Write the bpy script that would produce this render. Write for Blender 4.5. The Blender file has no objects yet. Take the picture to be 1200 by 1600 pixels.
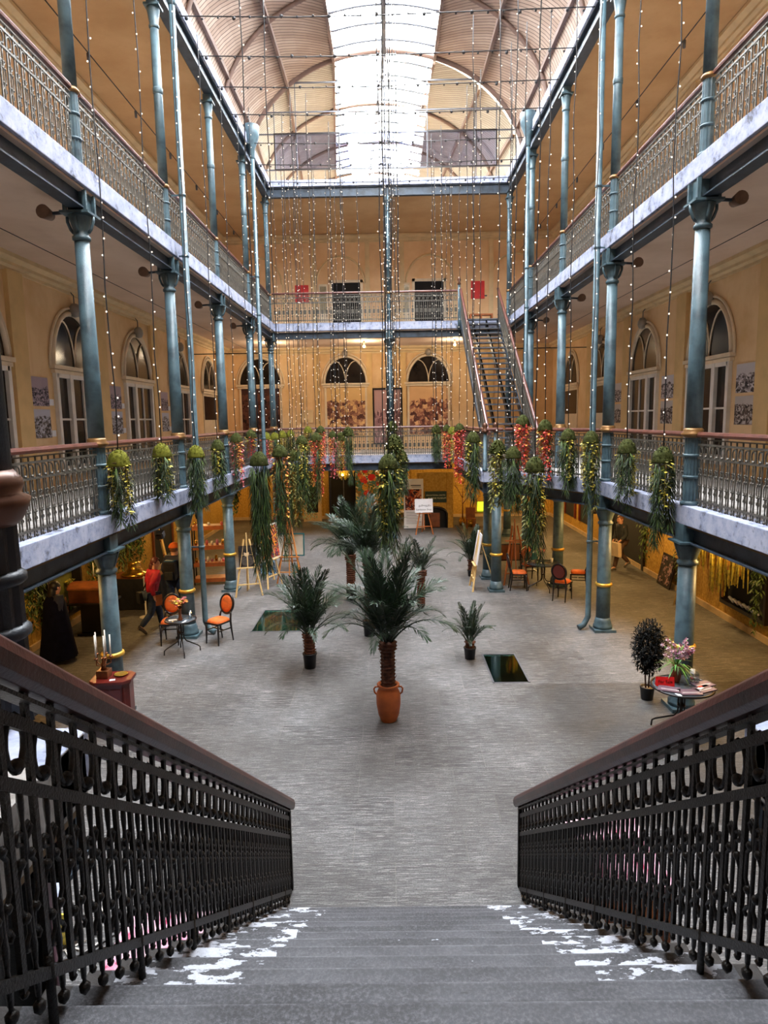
import bpy, bmesh, math, random
from mathutils import Vector, Matrix
random.seed(7)
PI = math.pi
SC = bpy.context.scene
COL = SC.collection

# ------------------------------------------------------------------ camera
cam_d = bpy.data.cameras.new('camera'); cam = bpy.data.objects.new('camera', cam_d); COL.objects.link(cam)
cam_d.sensor_fit = 'HORIZONTAL'; cam_d.sensor_width = 36.0; cam_d.lens = 36.0 * 1050 / 1200
cam_d.clip_start = 0.05; cam_d.clip_end = 300
def _n(v): return v.normalized()
_F = _n(Vector((7, -145, 1050))); _D = Vector((130, 7600, 1050)); _D = _n(_D - _F * _D.dot(_F)); _R = _D.cross(_F)
EYE = Vector((0, 0, 4.7))
cx = Vector((_R[0], _F[0], -_D[0])); cy = -Vector((_R[1], _F[1], -_D[1])); cz = -Vector((_R[2], _F[2], -_D[2]))
M = Matrix((cx, cy, cz)).transposed().to_4x4(); M.translation = EYE
cam.matrix_world = M
SC.camera = cam
SC.view_settings.view_transform = 'Standard'; SC.view_settings.look = 'None'; SC.view_settings.gamma = 1
SC.view_settings.use_curve_mapping = False
SC.view_settings.exposure = 0.0

# ------------------------------------------------------------------ materials
def lin(c): return tuple(((x / 255.0) / 12.92 if x <= 10 else (((x / 255.0) + 0.055) / 1.055) ** 2.4) for x in c) + (1.0,)
class NT:
    def __init__(s, name):
        s.m = bpy.data.materials.new(name); s.m.use_nodes = True; s.t = s.m.node_tree; s.t.nodes.clear()
        s.out = s.n('ShaderNodeOutputMaterial')
    def n(s, typ, **kw):
        nd = s.t.nodes.new(typ)
        for k, v in kw.items(): setattr(nd, k, v)
        return nd
    def l(s, a, b): s.t.links.new(a, b)
    def math(s, op, a, b=None, c=None):
        nd = s.n('ShaderNodeMath', operation=op)
        for i, x in enumerate((a, b, c)):
            if x is None: continue
            if isinstance(x, (int, float)): nd.inputs[i].default_value = x
            else: s.l(x, nd.inputs[i])
        return nd.outputs[0]
    def mix(s, fac, a, b, mode='MIX'):
        nd = s.n('ShaderNodeMix', data_type='RGBA', blend_type=mode)
        for sock, x in ((nd.inputs[0], fac), (nd.inputs[6], a), (nd.inputs[7], b)):
            if isinstance(x, (int, float)): sock.default_value = x
            elif isinstance(x, tuple): sock.default_value = x
            else: s.l(x, sock)
        return nd.outputs[2]
    def ramp(s, fac, stops, interp='LINEAR'):
        nd = s.n('ShaderNodeValToRGB'); cr = nd.color_ramp; cr.interpolation = interp
        while len(cr.elements) < len(stops): cr.elements.new(0.5)
        for e, (p, c) in zip(cr.elements, stops): e.position = p; e.color = c
        s.l(fac, nd.inputs[0]); return nd.outputs[0]
    def noise(s, vec, scale, detail=4, rough=0.55, w=None):
        nd = s.n('ShaderNodeTexNoise'); nd.inputs['Scale'].default_value = scale
        nd.inputs['Detail'].default_value = detail; nd.inputs['Roughness'].default_value = rough
        if vec is not None: s.l(vec, nd.inputs['Vector'])
        return nd.outputs['Fac']
    def pos(s): return s.n('ShaderNodeNewGeometry').outputs['Position']
    def obj(s): return s.n('ShaderNodeTexCoord').outputs['Object']
    def gen(s): return s.n('ShaderNodeTexCoord').outputs['Generated']
    def xyz(s, v):
        nd = s.n('ShaderNodeSeparateXYZ'); s.l(v, nd.inputs[0]); return nd.outputs
    def mapping(s, v, scale=(1, 1, 1), loc=(0, 0, 0), rot=(0, 0, 0)):
        nd = s.n('ShaderNodeMapping'); nd.inputs['Scale'].default_value = scale; nd.inputs['Location'].default_value = loc
        nd.inputs['Rotation'].default_value = rot; s.l(v, nd.inputs[0]); return nd.outputs[0]
    def bsdf(s, col, rough=0.6, metal=0.0, bump=None, bs=0.3, bd=0.02, spec=None, **kw):
        b = s.n('ShaderNodeBsdfPrincipled')
        if isinstance(col, tuple): b.inputs['Base Color'].default_value = col
        else: s.l(col, b.inputs['Base Color'])
        if isinstance(rough, (int, float)): b.inputs['Roughness'].default_value = rough
        else: s.l(rough, b.inputs['Roughness'])
        b.inputs['Metallic'].default_value = metal
        if spec is not None: b.inputs['Specular IOR Level'].default_value = spec
        if bump is not None:
            bn = s.n('ShaderNodeBump'); bn.inputs['Strength'].default_value = bs; bn.inputs['Distance'].default_value = bd
            s.l(bump, bn.inputs['Height']); s.l(bn.outputs[0], b.inputs['Normal'])
        s.l(b.outputs[0], s.out.inputs[0]); return b
def plain(name, rgb, rough=0.6, metal=0.0, var=0.12, scale=6.0, bump=0.0, bscale=40.0, spec=None, dark=None):
    """one colour with noise wear"""
    t = NT(name); p = t.obj(); nz = t.noise(p, scale)
    c = lin(rgb); d = lin(dark) if dark else tuple(x * (1 - 2.2 * var) for x in c[:3]) + (1,)
    l2 = tuple(min(1, x * (1 + var)) for x in c[:3]) + (1,)
    col = t.ramp(nz, [(0.3, d), (0.55, c), (0.75, l2)])
    t.bsdf(col, rough, metal, bump=t.noise(p, bscale, 3) if bump else None, bs=bump, bd=0.01, spec=spec)
    return t.m
MT = {}
def floor_mat():
    t = NT('stone_paving'); p = t.pos(); x = t.xyz(p)
    br = t.n('ShaderNodeTexBrick'); t.l(p, br.inputs['Vector'])
    for k, v in (('Scale', 1.0), ('Mortar Size', 0.009), ('Brick Width', 1.25), ('Row Height', 0.66), ('Bias', 0.0), ('Mortar Smooth', 0.4)): br.inputs[k].default_value = v
    br.offset = 0.37
    br.inputs['Color1'].default_value = lin((98, 97, 98)); br.inputs['Color2'].default_value = lin((66, 65, 67)); br.inputs['Mortar'].default_value = lin((112, 110, 107))
    st = t.noise(t.mapping(p, (1.1, 17, 1)), 1.6, 7, 0.8)      # chisel grooves across the hall
    f2 = t.noise(t.mapping(p, (1.6, 26, 1)), 2.4, 5, 0.8); sp = t.noise(p, 55, 3, 0.8)
    big = t.noise(p, 0.5, 5)
    c = t.mix(t.ramp(st, [(0.44, (0, 0, 0, 1)), (0.6, (.9, .9, .9, 1))]), br.outputs['Color'], lin((126, 126, 127)))
    c = t.mix(t.ramp(f2, [(0.52, (0, 0, 0, 1)), (0.62, (.95, .95, .95, 1))]), c, lin((176, 174, 172)))
    c = t.mix(t.ramp(sp, [(0.48, (0, 0, 0, 1)), (0.7, (.9, .9, .9, 1))]), c, lin((52, 50, 49)))
    c = t.mix(t.ramp(big, [(0.36, (0, 0, 0, 1)), (0.62, (1, 1, 1, 1))]), t.mix(0.55, c, lin((58, 55, 52))), c)
    # worn darker paving on the right
    rag = t.math('ADD', x[0], t.math('MULTIPLY', t.math('SUBTRACT', t.noise(p, 0.8, 6, .65), .5), 3.4))
    a = t.ramp(rag, [(0.0, (0, 0, 0, 1)), (1.0, (1, 1, 1, 1))]); a = t.math('MULTIPLY', t.math('MINIMUM', t.math('MAXIMUM', t.math('SUBTRACT', rag, 1.7), 0), 1), t.math('LESS_THAN', x[1], 11.42))
    a = t.math('MULTIPLY', a, t.math('GREATER_THAN', x[1], 7.2))
    c = t.mix(t.math('MULTIPLY', a, t.math('MULTIPLY', 0.85, t.math('SUBTRACT', 1.15, st))), c, lin((46, 42, 37)))
    t.bsdf(c, t.ramp(st, [(0.3, (.5, .5, .5, 1)), (0.8, (.8, .8, .8, 1))]), 0, bump=t.math('ADD', t.math('ADD', st, t.math('MULTIPLY', sp, .5)), t.math('MULTIPLY', br.outputs['Fac'], -1.5)), bs=0.55, bd=0.014, spec=0.3)
    return t.m
def plaster(name, rgb, dark, sc=1.2):
    t = NT(name); p = t.pos(); n1 = t.noise(p, sc, 5); n2 = t.noise(t.mapping(p, (5, 5, 0.6)), 1.5, 4)
    c = t.ramp(n1, [(0.32, lin(dark)), (0.6, lin(rgb))])
    c = t.mix(t.ramp(n2, [(0.55, (0, 0, 0, 1)), (0.8, (.45, .45, .45, 1))]), c, lin(dark))
    t.bsdf(c, 0.85, 0, bump=t.noise(p, 30, 3), bs=0.08, spec=0.2); return t.m
def panels(name, rgb, dark, w=1.2, h=1.5):
    """yellow stone slabs; joints follow world Y/X and Z"""
    t = NT(name); p = t.pos(); x = t.xyz(p)
    u = t.math('ADD', x[0], x[1])
    cb = t.n('ShaderNodeCombineXYZ'); t.l(u, cb.inputs[0]); t.l(x[2], cb.inputs[1])
    br = t.n('ShaderNodeTexBrick'); t.l(cb.outputs[0], br.inputs['Vector'])
    for k, v in (('Scale', 1.0), ('Mortar Size', 0.012), ('Brick Width', w), ('Row Height', h)): br.inputs[k].default_value = v
    br.offset = 0.0
    br.inputs['Color1'].default_value = lin(rgb); br.inputs['Color2'].default_value = lin(tuple(int(v * .9) for v in rgb)); br.inputs['Mortar'].default_value = lin(dark)
    n = t.noise(p, 14, 6, 0.7)
    c = t.mix(t.ramp(n, [(0.4, (.7, .7, .7, 1)), (0.62, (0, 0, 0, 1))]), br.outputs['Color'], lin(dark))
    t.bsdf(c, 0.8, 0, bump=n, bs=0.25, bd=0.01, spec=0.2); return t.m
def peel(name, a, b, c3, sc=6):
    t = NT(name); p = t.pos(); n1 = t.noise(p, sc, 8, 0.7); n2 = t.noise(p, sc * 3, 5, 0.6)
    c = t.ramp(n1, [(0.36, lin(c3)), (0.44, lin(b)), (0.58, lin(a))])
    c = t.mix(t.ramp(n2, [(0.58, (0, 0, 0, 1)), (0.7, (.5, .5, .5, 1))]), c, lin(c3))
    t.bsdf(c, 0.75, 0, bump=n2, bs=0.4, bd=0.01, spec=0.25); return t.m
def boards(nm='vault_boards', A=(142, 120, 104), B=(168, 148, 132), C=(132, 106, 90), D=(76, 56, 46)):
    t = NT(nm); p = t.obj(); x = t.xyz(p)
    s = t.math('ADD', x[1], t.math('MULTIPLY', t.math('ABSOLUTE', x[0]), 1.15))
    fr = t.math('FRACT', t.math('MULTIPLY', s, 6.2))
    g = t.ramp(fr, [(0.0, (0, 0, 0, 1)), (0.10, (0, 0, 0, 1)), (0.2, (1, 1, 1, 1)), (0.92, (1, 1, 1, 1)), (1.0, (.3, .3, .3, 1))])
    wn = t.n('ShaderNodeTexWhiteNoise', noise_dimensions='1D'); t.l(t.math('FLOOR', t.math('MULTIPLY', s, 6.2)), wn.inputs['W'])
    c = t.ramp(wn.outputs[0], [(0, lin(A)), (1, lin(B))])
    c = t.mix(t.ramp(t.noise(p, 1.1, 4), [(0.4, (0, 0, 0, 1)), (0.7, (.5, .5, .5, 1))]), c, lin(C))
    c = t.mix(g, lin(D), c)
    t.bsdf(c, 0.6, 0, bump=fr, bs=0.3, bd=0.01, spec=0.25); return t.m
def glassy(name, tint, trans=0.8, rough=0.03, refl=1.0):
    """thin pane: see-through with a mirror-like share"""
    t = NT(name); tr = t.n('ShaderNodeBsdfTransparent'); tr.inputs[0].default_value = lin(tint)
    gl = t.n('ShaderNodeBsdfGlossy'); gl.inputs['Roughness'].default_value = rough; gl.inputs[0].default_value = (refl, refl, refl, 1)
    mx = t.n('ShaderNodeMixShader'); mx.inputs[0].default_value = 1 - trans
    t.l(tr.outputs[0], mx.inputs[1]); t.l(gl.outputs[0], mx.inputs[2]); t.l(mx.outputs[0], t.out.inputs[0]); return t.m
def skyglass():
    t = NT('skylight_sheet'); tr = t.n('ShaderNodeBsdfTransparent'); tr.inputs[0].default_value = (.96, .97, .98, 1)
    tl = t.n('ShaderNodeBsdfTranslucent'); tl.inputs[0].default_value = (.9, .92, .95, 1)
    mx = t.n('ShaderNodeMixShader'); mx.inputs[0].default_value = 0.12
    t.l(tr.outputs[0], mx.inputs[1]); t.l(tl.outputs[0], mx.inputs[2]); t.l(mx.outputs[0], t.out.inputs[0]); return t.m
def emit(name, rgb, s):
    t = NT(name); e = t.n('ShaderNodeEmission'); e.inputs[0].default_value = lin(rgb); e.inputs[1].default_value = s
    t.l(e.outputs[0], t.out.inputs[0])
    try: t.m.cycles.emission_sampling = 'NONE'
    except Exception: pass
    return t.m
def picture(name, axis, sky, mid, dark, seed, horizon=0.55, amp=0.5, sc=9.0):
    """an old town view: sky over a ragged skyline of roofs"""
    t = NT(name); g = t.gen(); x = t.xyz(g); u = x[axis]; v = x[2]
    cb = t.n('ShaderNodeCombineXYZ'); t.l(u, cb.inputs[0]); t.l(v, cb.inputs[1]); cb.inputs[2].default_value = seed
    cu = t.n('ShaderNodeCombineXYZ'); t.l(u, cu.inputs[0]); cu.inputs[2].default_value = seed * 1.7
    line = t.math('ADD', horizon, t.math('MULTIPLY', t.math('SUBTRACT', t.noise(cu.outputs[0], 3.0, 6, 0.65), 0.5), amp))
    isk = t.math('GREATER_THAN', v, line)
    vo = t.n('ShaderNodeTexVoronoi'); vo.distance = 'CHEBYCHEV'; vo.inputs['Scale'].default_value = sc; t.l(cb.outputs[0], vo.inputs['Vector'])
    vx = t.xyz(vo.outputs['Color'])
    n = t.noise(cb.outputs[0], sc * 3, 4)
    town = t.ramp(t.math('MULTIPLY', t.math('ADD', vx[0], n), 0.5), [(0.3, lin(dark)), (0.5, lin(mid)), (0.72, lin(sky))])
    skyc = t.mix(t.noise(cb.outputs[0], 2.5, 3), lin(sky), tuple(z * .8 for z in lin(sky)[:3]) + (1,))
    t.bsdf(t.mix(isk, town, skyc), 0.6, spec=0.2); return t.m
def cells(name, cols, sc, seed=0.0, rough=0.5, stretch=(1, 1, 1)):
    """brush-dab colours"""
    t = NT(name); p = t.mapping(t.obj(), stretch, (seed, seed * .7, seed * .3))
    nz = t.n('ShaderNodeTexNoise'); nz.inputs['Scale'].default_value = sc * .5; t.l(p, nz.inputs['Vector'])
    v2 = t.n('ShaderNodeVectorMath', operation='ADD'); t.l(p, v2.inputs[0]); t.l(nz.outputs['Color'], v2.inputs[1])
    vo = t.n('ShaderNodeTexVoronoi'); vo.inputs['Scale'].default_value = sc; t.l(v2.outputs[0], vo.inputs['Vector'])
    f = t.xyz(vo.outputs['Color'])[0]; n = len(cols)
    c = t.ramp(f, [(i / n, lin(q)) for i, q in enumerate(cols)], 'CONSTANT')
    t.bsdf(c, rough, spec=0.25, bump=vo.outputs['Distance'], bs=0.2); return t.m
def steps_mat():
    t = NT('worn_step_stone'); p = t.pos(); x = t.xyz(p)
    n1 = t.noise(p, 1.6, 5); n2 = t.noise(p, 70, 4, 0.75); n4 = t.noise(t.mapping(p, (1, 3, 1)), 5, 5, .6)
    c = t.ramp(n1, [(0.35, lin((66, 66, 72))), (0.65, lin((116, 117, 124)))])
    c = t.mix(t.ramp(n2, [(0.45, (0, 0, 0, 1)), (0.7, (.6, .6, .6, 1))]), c, lin((162, 163, 170)))
    # nosing strip of each tread: joint line behind it, darker tone on its front
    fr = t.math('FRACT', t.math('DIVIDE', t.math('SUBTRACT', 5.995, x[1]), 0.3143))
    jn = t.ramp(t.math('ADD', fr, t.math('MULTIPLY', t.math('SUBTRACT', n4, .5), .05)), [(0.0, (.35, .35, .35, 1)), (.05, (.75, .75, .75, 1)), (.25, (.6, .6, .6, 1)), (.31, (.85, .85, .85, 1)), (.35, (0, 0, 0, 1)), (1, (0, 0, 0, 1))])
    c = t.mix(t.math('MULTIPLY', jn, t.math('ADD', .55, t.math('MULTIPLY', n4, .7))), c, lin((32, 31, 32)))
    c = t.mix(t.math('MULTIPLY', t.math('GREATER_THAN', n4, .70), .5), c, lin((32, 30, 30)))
    # flaking white paint left near the ends of the lower treads
    ax = t.math('ABSOLUTE', t.math('SUBTRACT', x[0], 0.1))
    n3 = t.noise(t.mapping(p, (2.2, 6, 6)), 2.4, 9, 0.66); row = t.noise(t.mapping(p, (.15, 3.2, 3.2)), 1.0, 1)
    e = t.math('MULTIPLY', t.math('MULTIPLY', t.math('GREATER_THAN', ax, .72), t.math('LESS_THAN', ax, 1.27)), t.math('ADD', .05, t.math('MULTIPLY', .12, t.math('GREATER_THAN', x[1], 2.4))))
    wide = t.math('MULTIPLY', t.math('GREATER_THAN', x[1], 3.0), .02)
    pv = t.math('ADD', t.math('ADD', t.math('ADD', n3, e), wide), t.math('MULTIPLY', t.math('SUBTRACT', row, .5), .25))
    pm = t.math('MULTIPLY', t.math('GREATER_THAN', pv, 0.725), t.math('LESS_THAN', ax, 1.33))
    c = t.mix(pm, c, t.mix(n2, lin((150, 154, 166)), lin((212, 215, 224))))
    end = t.math('GREATER_THAN', ax, 1.30)
    c = t.mix(t.math('MULTIPLY', end, 0.85), c, lin((40, 33, 28)))
    t.bsdf(c, 0.62, 0, bump=t.math('ADD', n2, t.math('MULTIPLY', pm, 1.5)), bs=0.5, bd=0.006, spec=0.35); return t.m
def make_materials():
    m = MT
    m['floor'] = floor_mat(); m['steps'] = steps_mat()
    m['tan'] = plaster('tan_plaster', (234, 202, 158), (218, 180, 130))
    m['tanup'] = plaster('upper_tan_plaster', (240, 206, 164), (228, 188, 142))
    m['tanceil'] = plaster('gallery_ceiling_plaster', (224, 200, 180), (208, 182, 160), .7)
    m['roofceil'] = plaster('upper_ceiling_plaster', (206, 170, 126), (190, 152, 108), .7)
    m['trim'] = plain('cream_trim', (222, 196, 152), .7, var=.06, scale=3)
    m['pil'] = plain('ochre_pilaster', (222, 188, 132), .8, var=.06, scale=2)
    m['yellow'] = panels('yellow_stone_panels', (206, 166, 84), (150, 108, 44))
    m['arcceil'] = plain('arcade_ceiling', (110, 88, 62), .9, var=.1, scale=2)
    m['iron'] = plain('blue_grey_iron', (78, 101, 110), .42, .0, .16, 5, .35, 60, dark=(54, 72, 80))
    m['ironbeam'] = plain('beam_blue_iron', (52, 65, 78), .5, .0, .2, 4, .25, 40, dark=(30, 38, 46))
    m['railiron'] = plain('railing_grey_iron', (96, 92, 84), .45, .3, .2, 9, .2, 80)
    m['dark'] = plain('black_wrought_iron', (28, 24, 20), .45, .3, .25, 14, .5, 90)
    m['shadecol'] = plain('shaded_column_iron', (40, 44, 50), .45, .2, .2, 6, .3, 50)  # column iron darkened to carry the shade at the stair head
    m['gold'] = plain('gilded_ring', (214, 168, 66), .35, .5, .1, 8)
    m['collar'] = plain('aged_gilt', (146, 108, 64), .4, .4, .2, 8); m['bronze'] = plain('bronze_ring', (96, 62, 44), .4, .4, .12, 8)
    m['wood'] = plain('red_brown_handrail', (98, 56, 46), .38, 0, .2, 7, .15, 50)
    m['stairwood'] = plain('dark_handrail_wood', (68, 35, 31), .36, 0, .25, 9, .2, 60)
    m['fascia'] = peel('peeling_blue_white_paint', (176, 180, 198), (150, 158, 184), (96, 98, 106), 4)
    m['slabtop'] = peel('concrete_slab', (176, 172, 168), (156, 150, 144), (120, 116, 110), 5)
    m['boards'] = boards(); m['boards2'] = boards('far_vault_boards', (162, 158, 148), (180, 176, 166), (148, 142, 130), (104, 98, 88)); m['rib'] = plain('brown_rib', (104, 80, 68), .55, 0, .12, 3)
    m['steel'] = plain('grey_steel_bar', (84, 86, 92), .5, .2, .1, 5)
    m['sky'] = skyglass(); m['pane'] = glassy('lunette_pane', (214, 212, 202), .9)
    m['bandpane'] = glassy('tinted_window_pane', (132, 138, 166), .8, .02)
    m['pitglass'] = glassy('green_floor_glass', (176, 216, 206), .86, .05)
    m['dkglass'] = plain('dark_window_glass', (40, 33, 28), .14, 0, .3, 1.2, spec=.3)
    m['white'] = plain('white_paint', (226, 220, 212), .55, 0, .05, 4)
    m['cream'] = plain('cream_window_paint', (226, 208, 180), .6, 0, .06, 4)
    m['wire'] = plain('black_cable', (30, 28, 30), .6)
    m['bulb'] = emit('fairy_bulb', (255, 240, 220), 1.3); m['bulbw'] = emit('warm_bulb', (255, 214, 130), 14.0)
    m['moss'] = cells('moss', [(60, 64, 24), (44, 52, 20), (82, 84, 34), (34, 42, 16), (70, 74, 28)], 70, 1, .9)
    m['mossy'] = cells('yellow_moss', [(112, 112, 30), (84, 90, 28), (138, 130, 36), (60, 70, 22)], 70, 2, .9)
    m['lg'] = plain('dark_green_foliage', (46, 66, 28), .6, 0, .3, 12); m['lg2'] = plain('mid_green_foliage', (84, 108, 44), .6, 0, .3, 12)
    m['ly'] = plain('yellow_blossom', (206, 190, 72), .6, 0, .2, 12); m['lr'] = plain('red_blossom', (226, 70, 56), .6, 0, .25, 12)
    m['lo'] = plain('orange_blossom', (238, 156, 66), .6, 0, .25, 12); m['lp'] = plain('pink_blossom', (226, 116, 122), .6, 0, .25, 12)
    m['lol'] = plain('olive_foliage', (150, 146, 70), .6, 0, .3, 12)
    m['amar'] = plain('yellow_amaranth', (255, 224, 84), .7, 0, .25, 14)
    m['palm'] = plain('palm_leaf', (44, 64, 42), .5, 0, .35, 5, spec=.3); m['palmd'] = plain('palm_leaf_dark', (34, 50, 36), .4, 0, .3, 5, spec=.5)
    m['trunk'] = plain('palm_trunk_fibre', (92, 54, 38), .9, 0, .3, 16, .8, 30)
    m['terra'] = plain('terracotta', (192, 100, 44), .55, 0, .15, 4, .1, 30)
    m['blackpl'] = plain('black_plastic', (30, 32, 38), .45); m['soil'] = plain('pot_soil', (190, 168, 140), .95, 0, .2, 20)
    m['black'] = plain('black_lacquer', (28, 22, 22), .3, 0, .2, 4); m['orange'] = plain('orange_velvet', (222, 104, 34), .75, 0, .15, 9, .3, 60)
    m['orangew'] = plain('orange_brown_wood', (172, 96, 46), .5, 0, .18, 6); m['pine'] = plain('pale_pine', (218, 184, 124), .6, 0, .1, 6)
    m['easelb'] = plain('brown_easel_wood', (188, 122, 62), .55, 0, .12, 6)
    m['cab'] = plain('mahogany', (96, 28, 22), .3, 0, .2, 5); m['caramel'] = plain('brown_polished_wood', (120, 66, 34), .35, 0, .2, 5)
    m['brass'] = plain('brass', (214, 168, 72), .25, .9, .1, 6); m['copper'] = plain('antique_copper', (132, 82, 50), .35, .7, .2, 9)
    m['wax'] = plain('white_wax', (244, 238, 226), .5, 0, .03); m['red'] = plain('red_paint', (214, 26, 26), .45, 0, .05)
    m['redcloth'] = plain('crimson_jacket', (184, 18, 50), .7, 0, .2, 9, .3, 20); m['navy'] = plain('navy_cloth', (38, 42, 66), .75, 0, .2, 9)
    m['jeans'] = plain('blue_jeans', (46, 62, 88), .8, 0, .25, 9); m['blackcl'] = plain('black_cloth', (24, 24, 28), .85, 0, .2, 9)
    m['skin'] = plain('skin', (206, 150, 122), .55, 0, .06, 5); m['hairr'] = plain('auburn_hair', (88, 34, 34), .5, 0, .3, 25); m['hairb'] = plain('black_hair', (18, 15, 15), .5, 0, .3, 25)
    m['hairf'] = plain('light_brown_hair', (122, 78, 46), .55, 0, .3, 25)
    m['shoe'] = plain('grey_shoe', (96, 88, 80), .7); m['brownp'] = plain('brown_trousers', (92, 68, 56), .8, 0, .15, 8)
    m['paperbag'] = plain('beige_bag', (214, 190, 160), .7, 0, .08, 5); m['greyd'] = plain('dark_jacket', (44, 48, 50), .8, 0, .2, 9)
    m['paper'] = plain('white_board', (232, 232, 238), .6, 0, .02); m['ink'] = plain('dark_ink', (36, 40, 56), .7, 0, .02); m['inkw'] = plain('pale_lettering', (214, 216, 190), .6, 0, .02)
    m['greensign'] = plain('dark_green_panel', (14, 48, 42), .5, 0, .1, 3); m['mauve'] = plain('mauve_card', (104, 82, 92), .45, 0, .12, 5)
    m['glassc'] = glassy('clear_glass', (232, 238, 240), .86, .02); m['tabtop'] = plain('smoked_table_glass', (84, 90, 96), .1, 0, .15, 2, spec=.7)
    m['orch'] = plain('pink_orchid', (226, 186, 204), .6, 0, .1, 20); m['orch2'] = plain('mauve_orchid', (190, 120, 166), .6, 0, .15, 20)
    m['bush'] = plain('dark_bush_leaf', (34, 36, 36), .75, 0, .3, 14, spec=.12); m['fresh'] = plain('fresh_green', (86, 150, 52), .5, 0, .2, 10)
    m['stone'] = plain('pale_stone', (196, 170, 136), .8, 0, .1, 3); m['void'] = plain('dark_interior', (20, 18, 18), .9, 0, .1, 1)
    m['pinkm'] = peel('pink_marbled_top', (232, 196, 206), (214, 150, 172), (196, 60, 100), 7); m['palegrey'] = plain('pale_blue_strip', (176, 186, 214), .7, 0, .12, 20)
    m['lime'] = emit('lime_lit_panel', (196, 236, 40), 1.3); m['yelp'] = emit('yellow_lit_panel', (250, 214, 30), 1.2)
    m['lampy'] = emit('amber_lamp_glow', (255, 186, 30), 3.0); m['teal'] = plain('teal_frame', (40, 110, 120), .5); m['canvas'] = plain('raw_canvas', (206, 198, 184), .8, 0, .06, 4)
    m['paintA'] = cells('floral_canvas', [(58, 116, 104), (70, 96, 60), (222, 196, 120), (90, 140, 150), (206, 150, 66), (228, 214, 178), (84, 120, 110), (150, 116, 76)], 6.5, 3)
    m['paintB'] = cells('abstract_canvas', [(206, 74, 44), (232, 178, 52), (84, 40, 48), (190, 60, 72), (60, 66, 92), (220, 140, 90), (40, 30, 36)], 11, 5)
    m['paintD'] = cells('dark_portrait_ground', [(34, 30, 30), (46, 40, 36), (26, 22, 24), (58, 50, 42)], 9, 4)
    m['paintBl'] = cells('blue_canvas', [(60, 110, 150), (30, 50, 80), (120, 160, 190), (40, 40, 60)], 10, 8)
    m['posterp'] = cells('poster_photo', [(120, 42, 30), (60, 26, 28), (190, 90, 50), (210, 150, 120), (44, 30, 40)], 7, 6)
make_materials()

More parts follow.
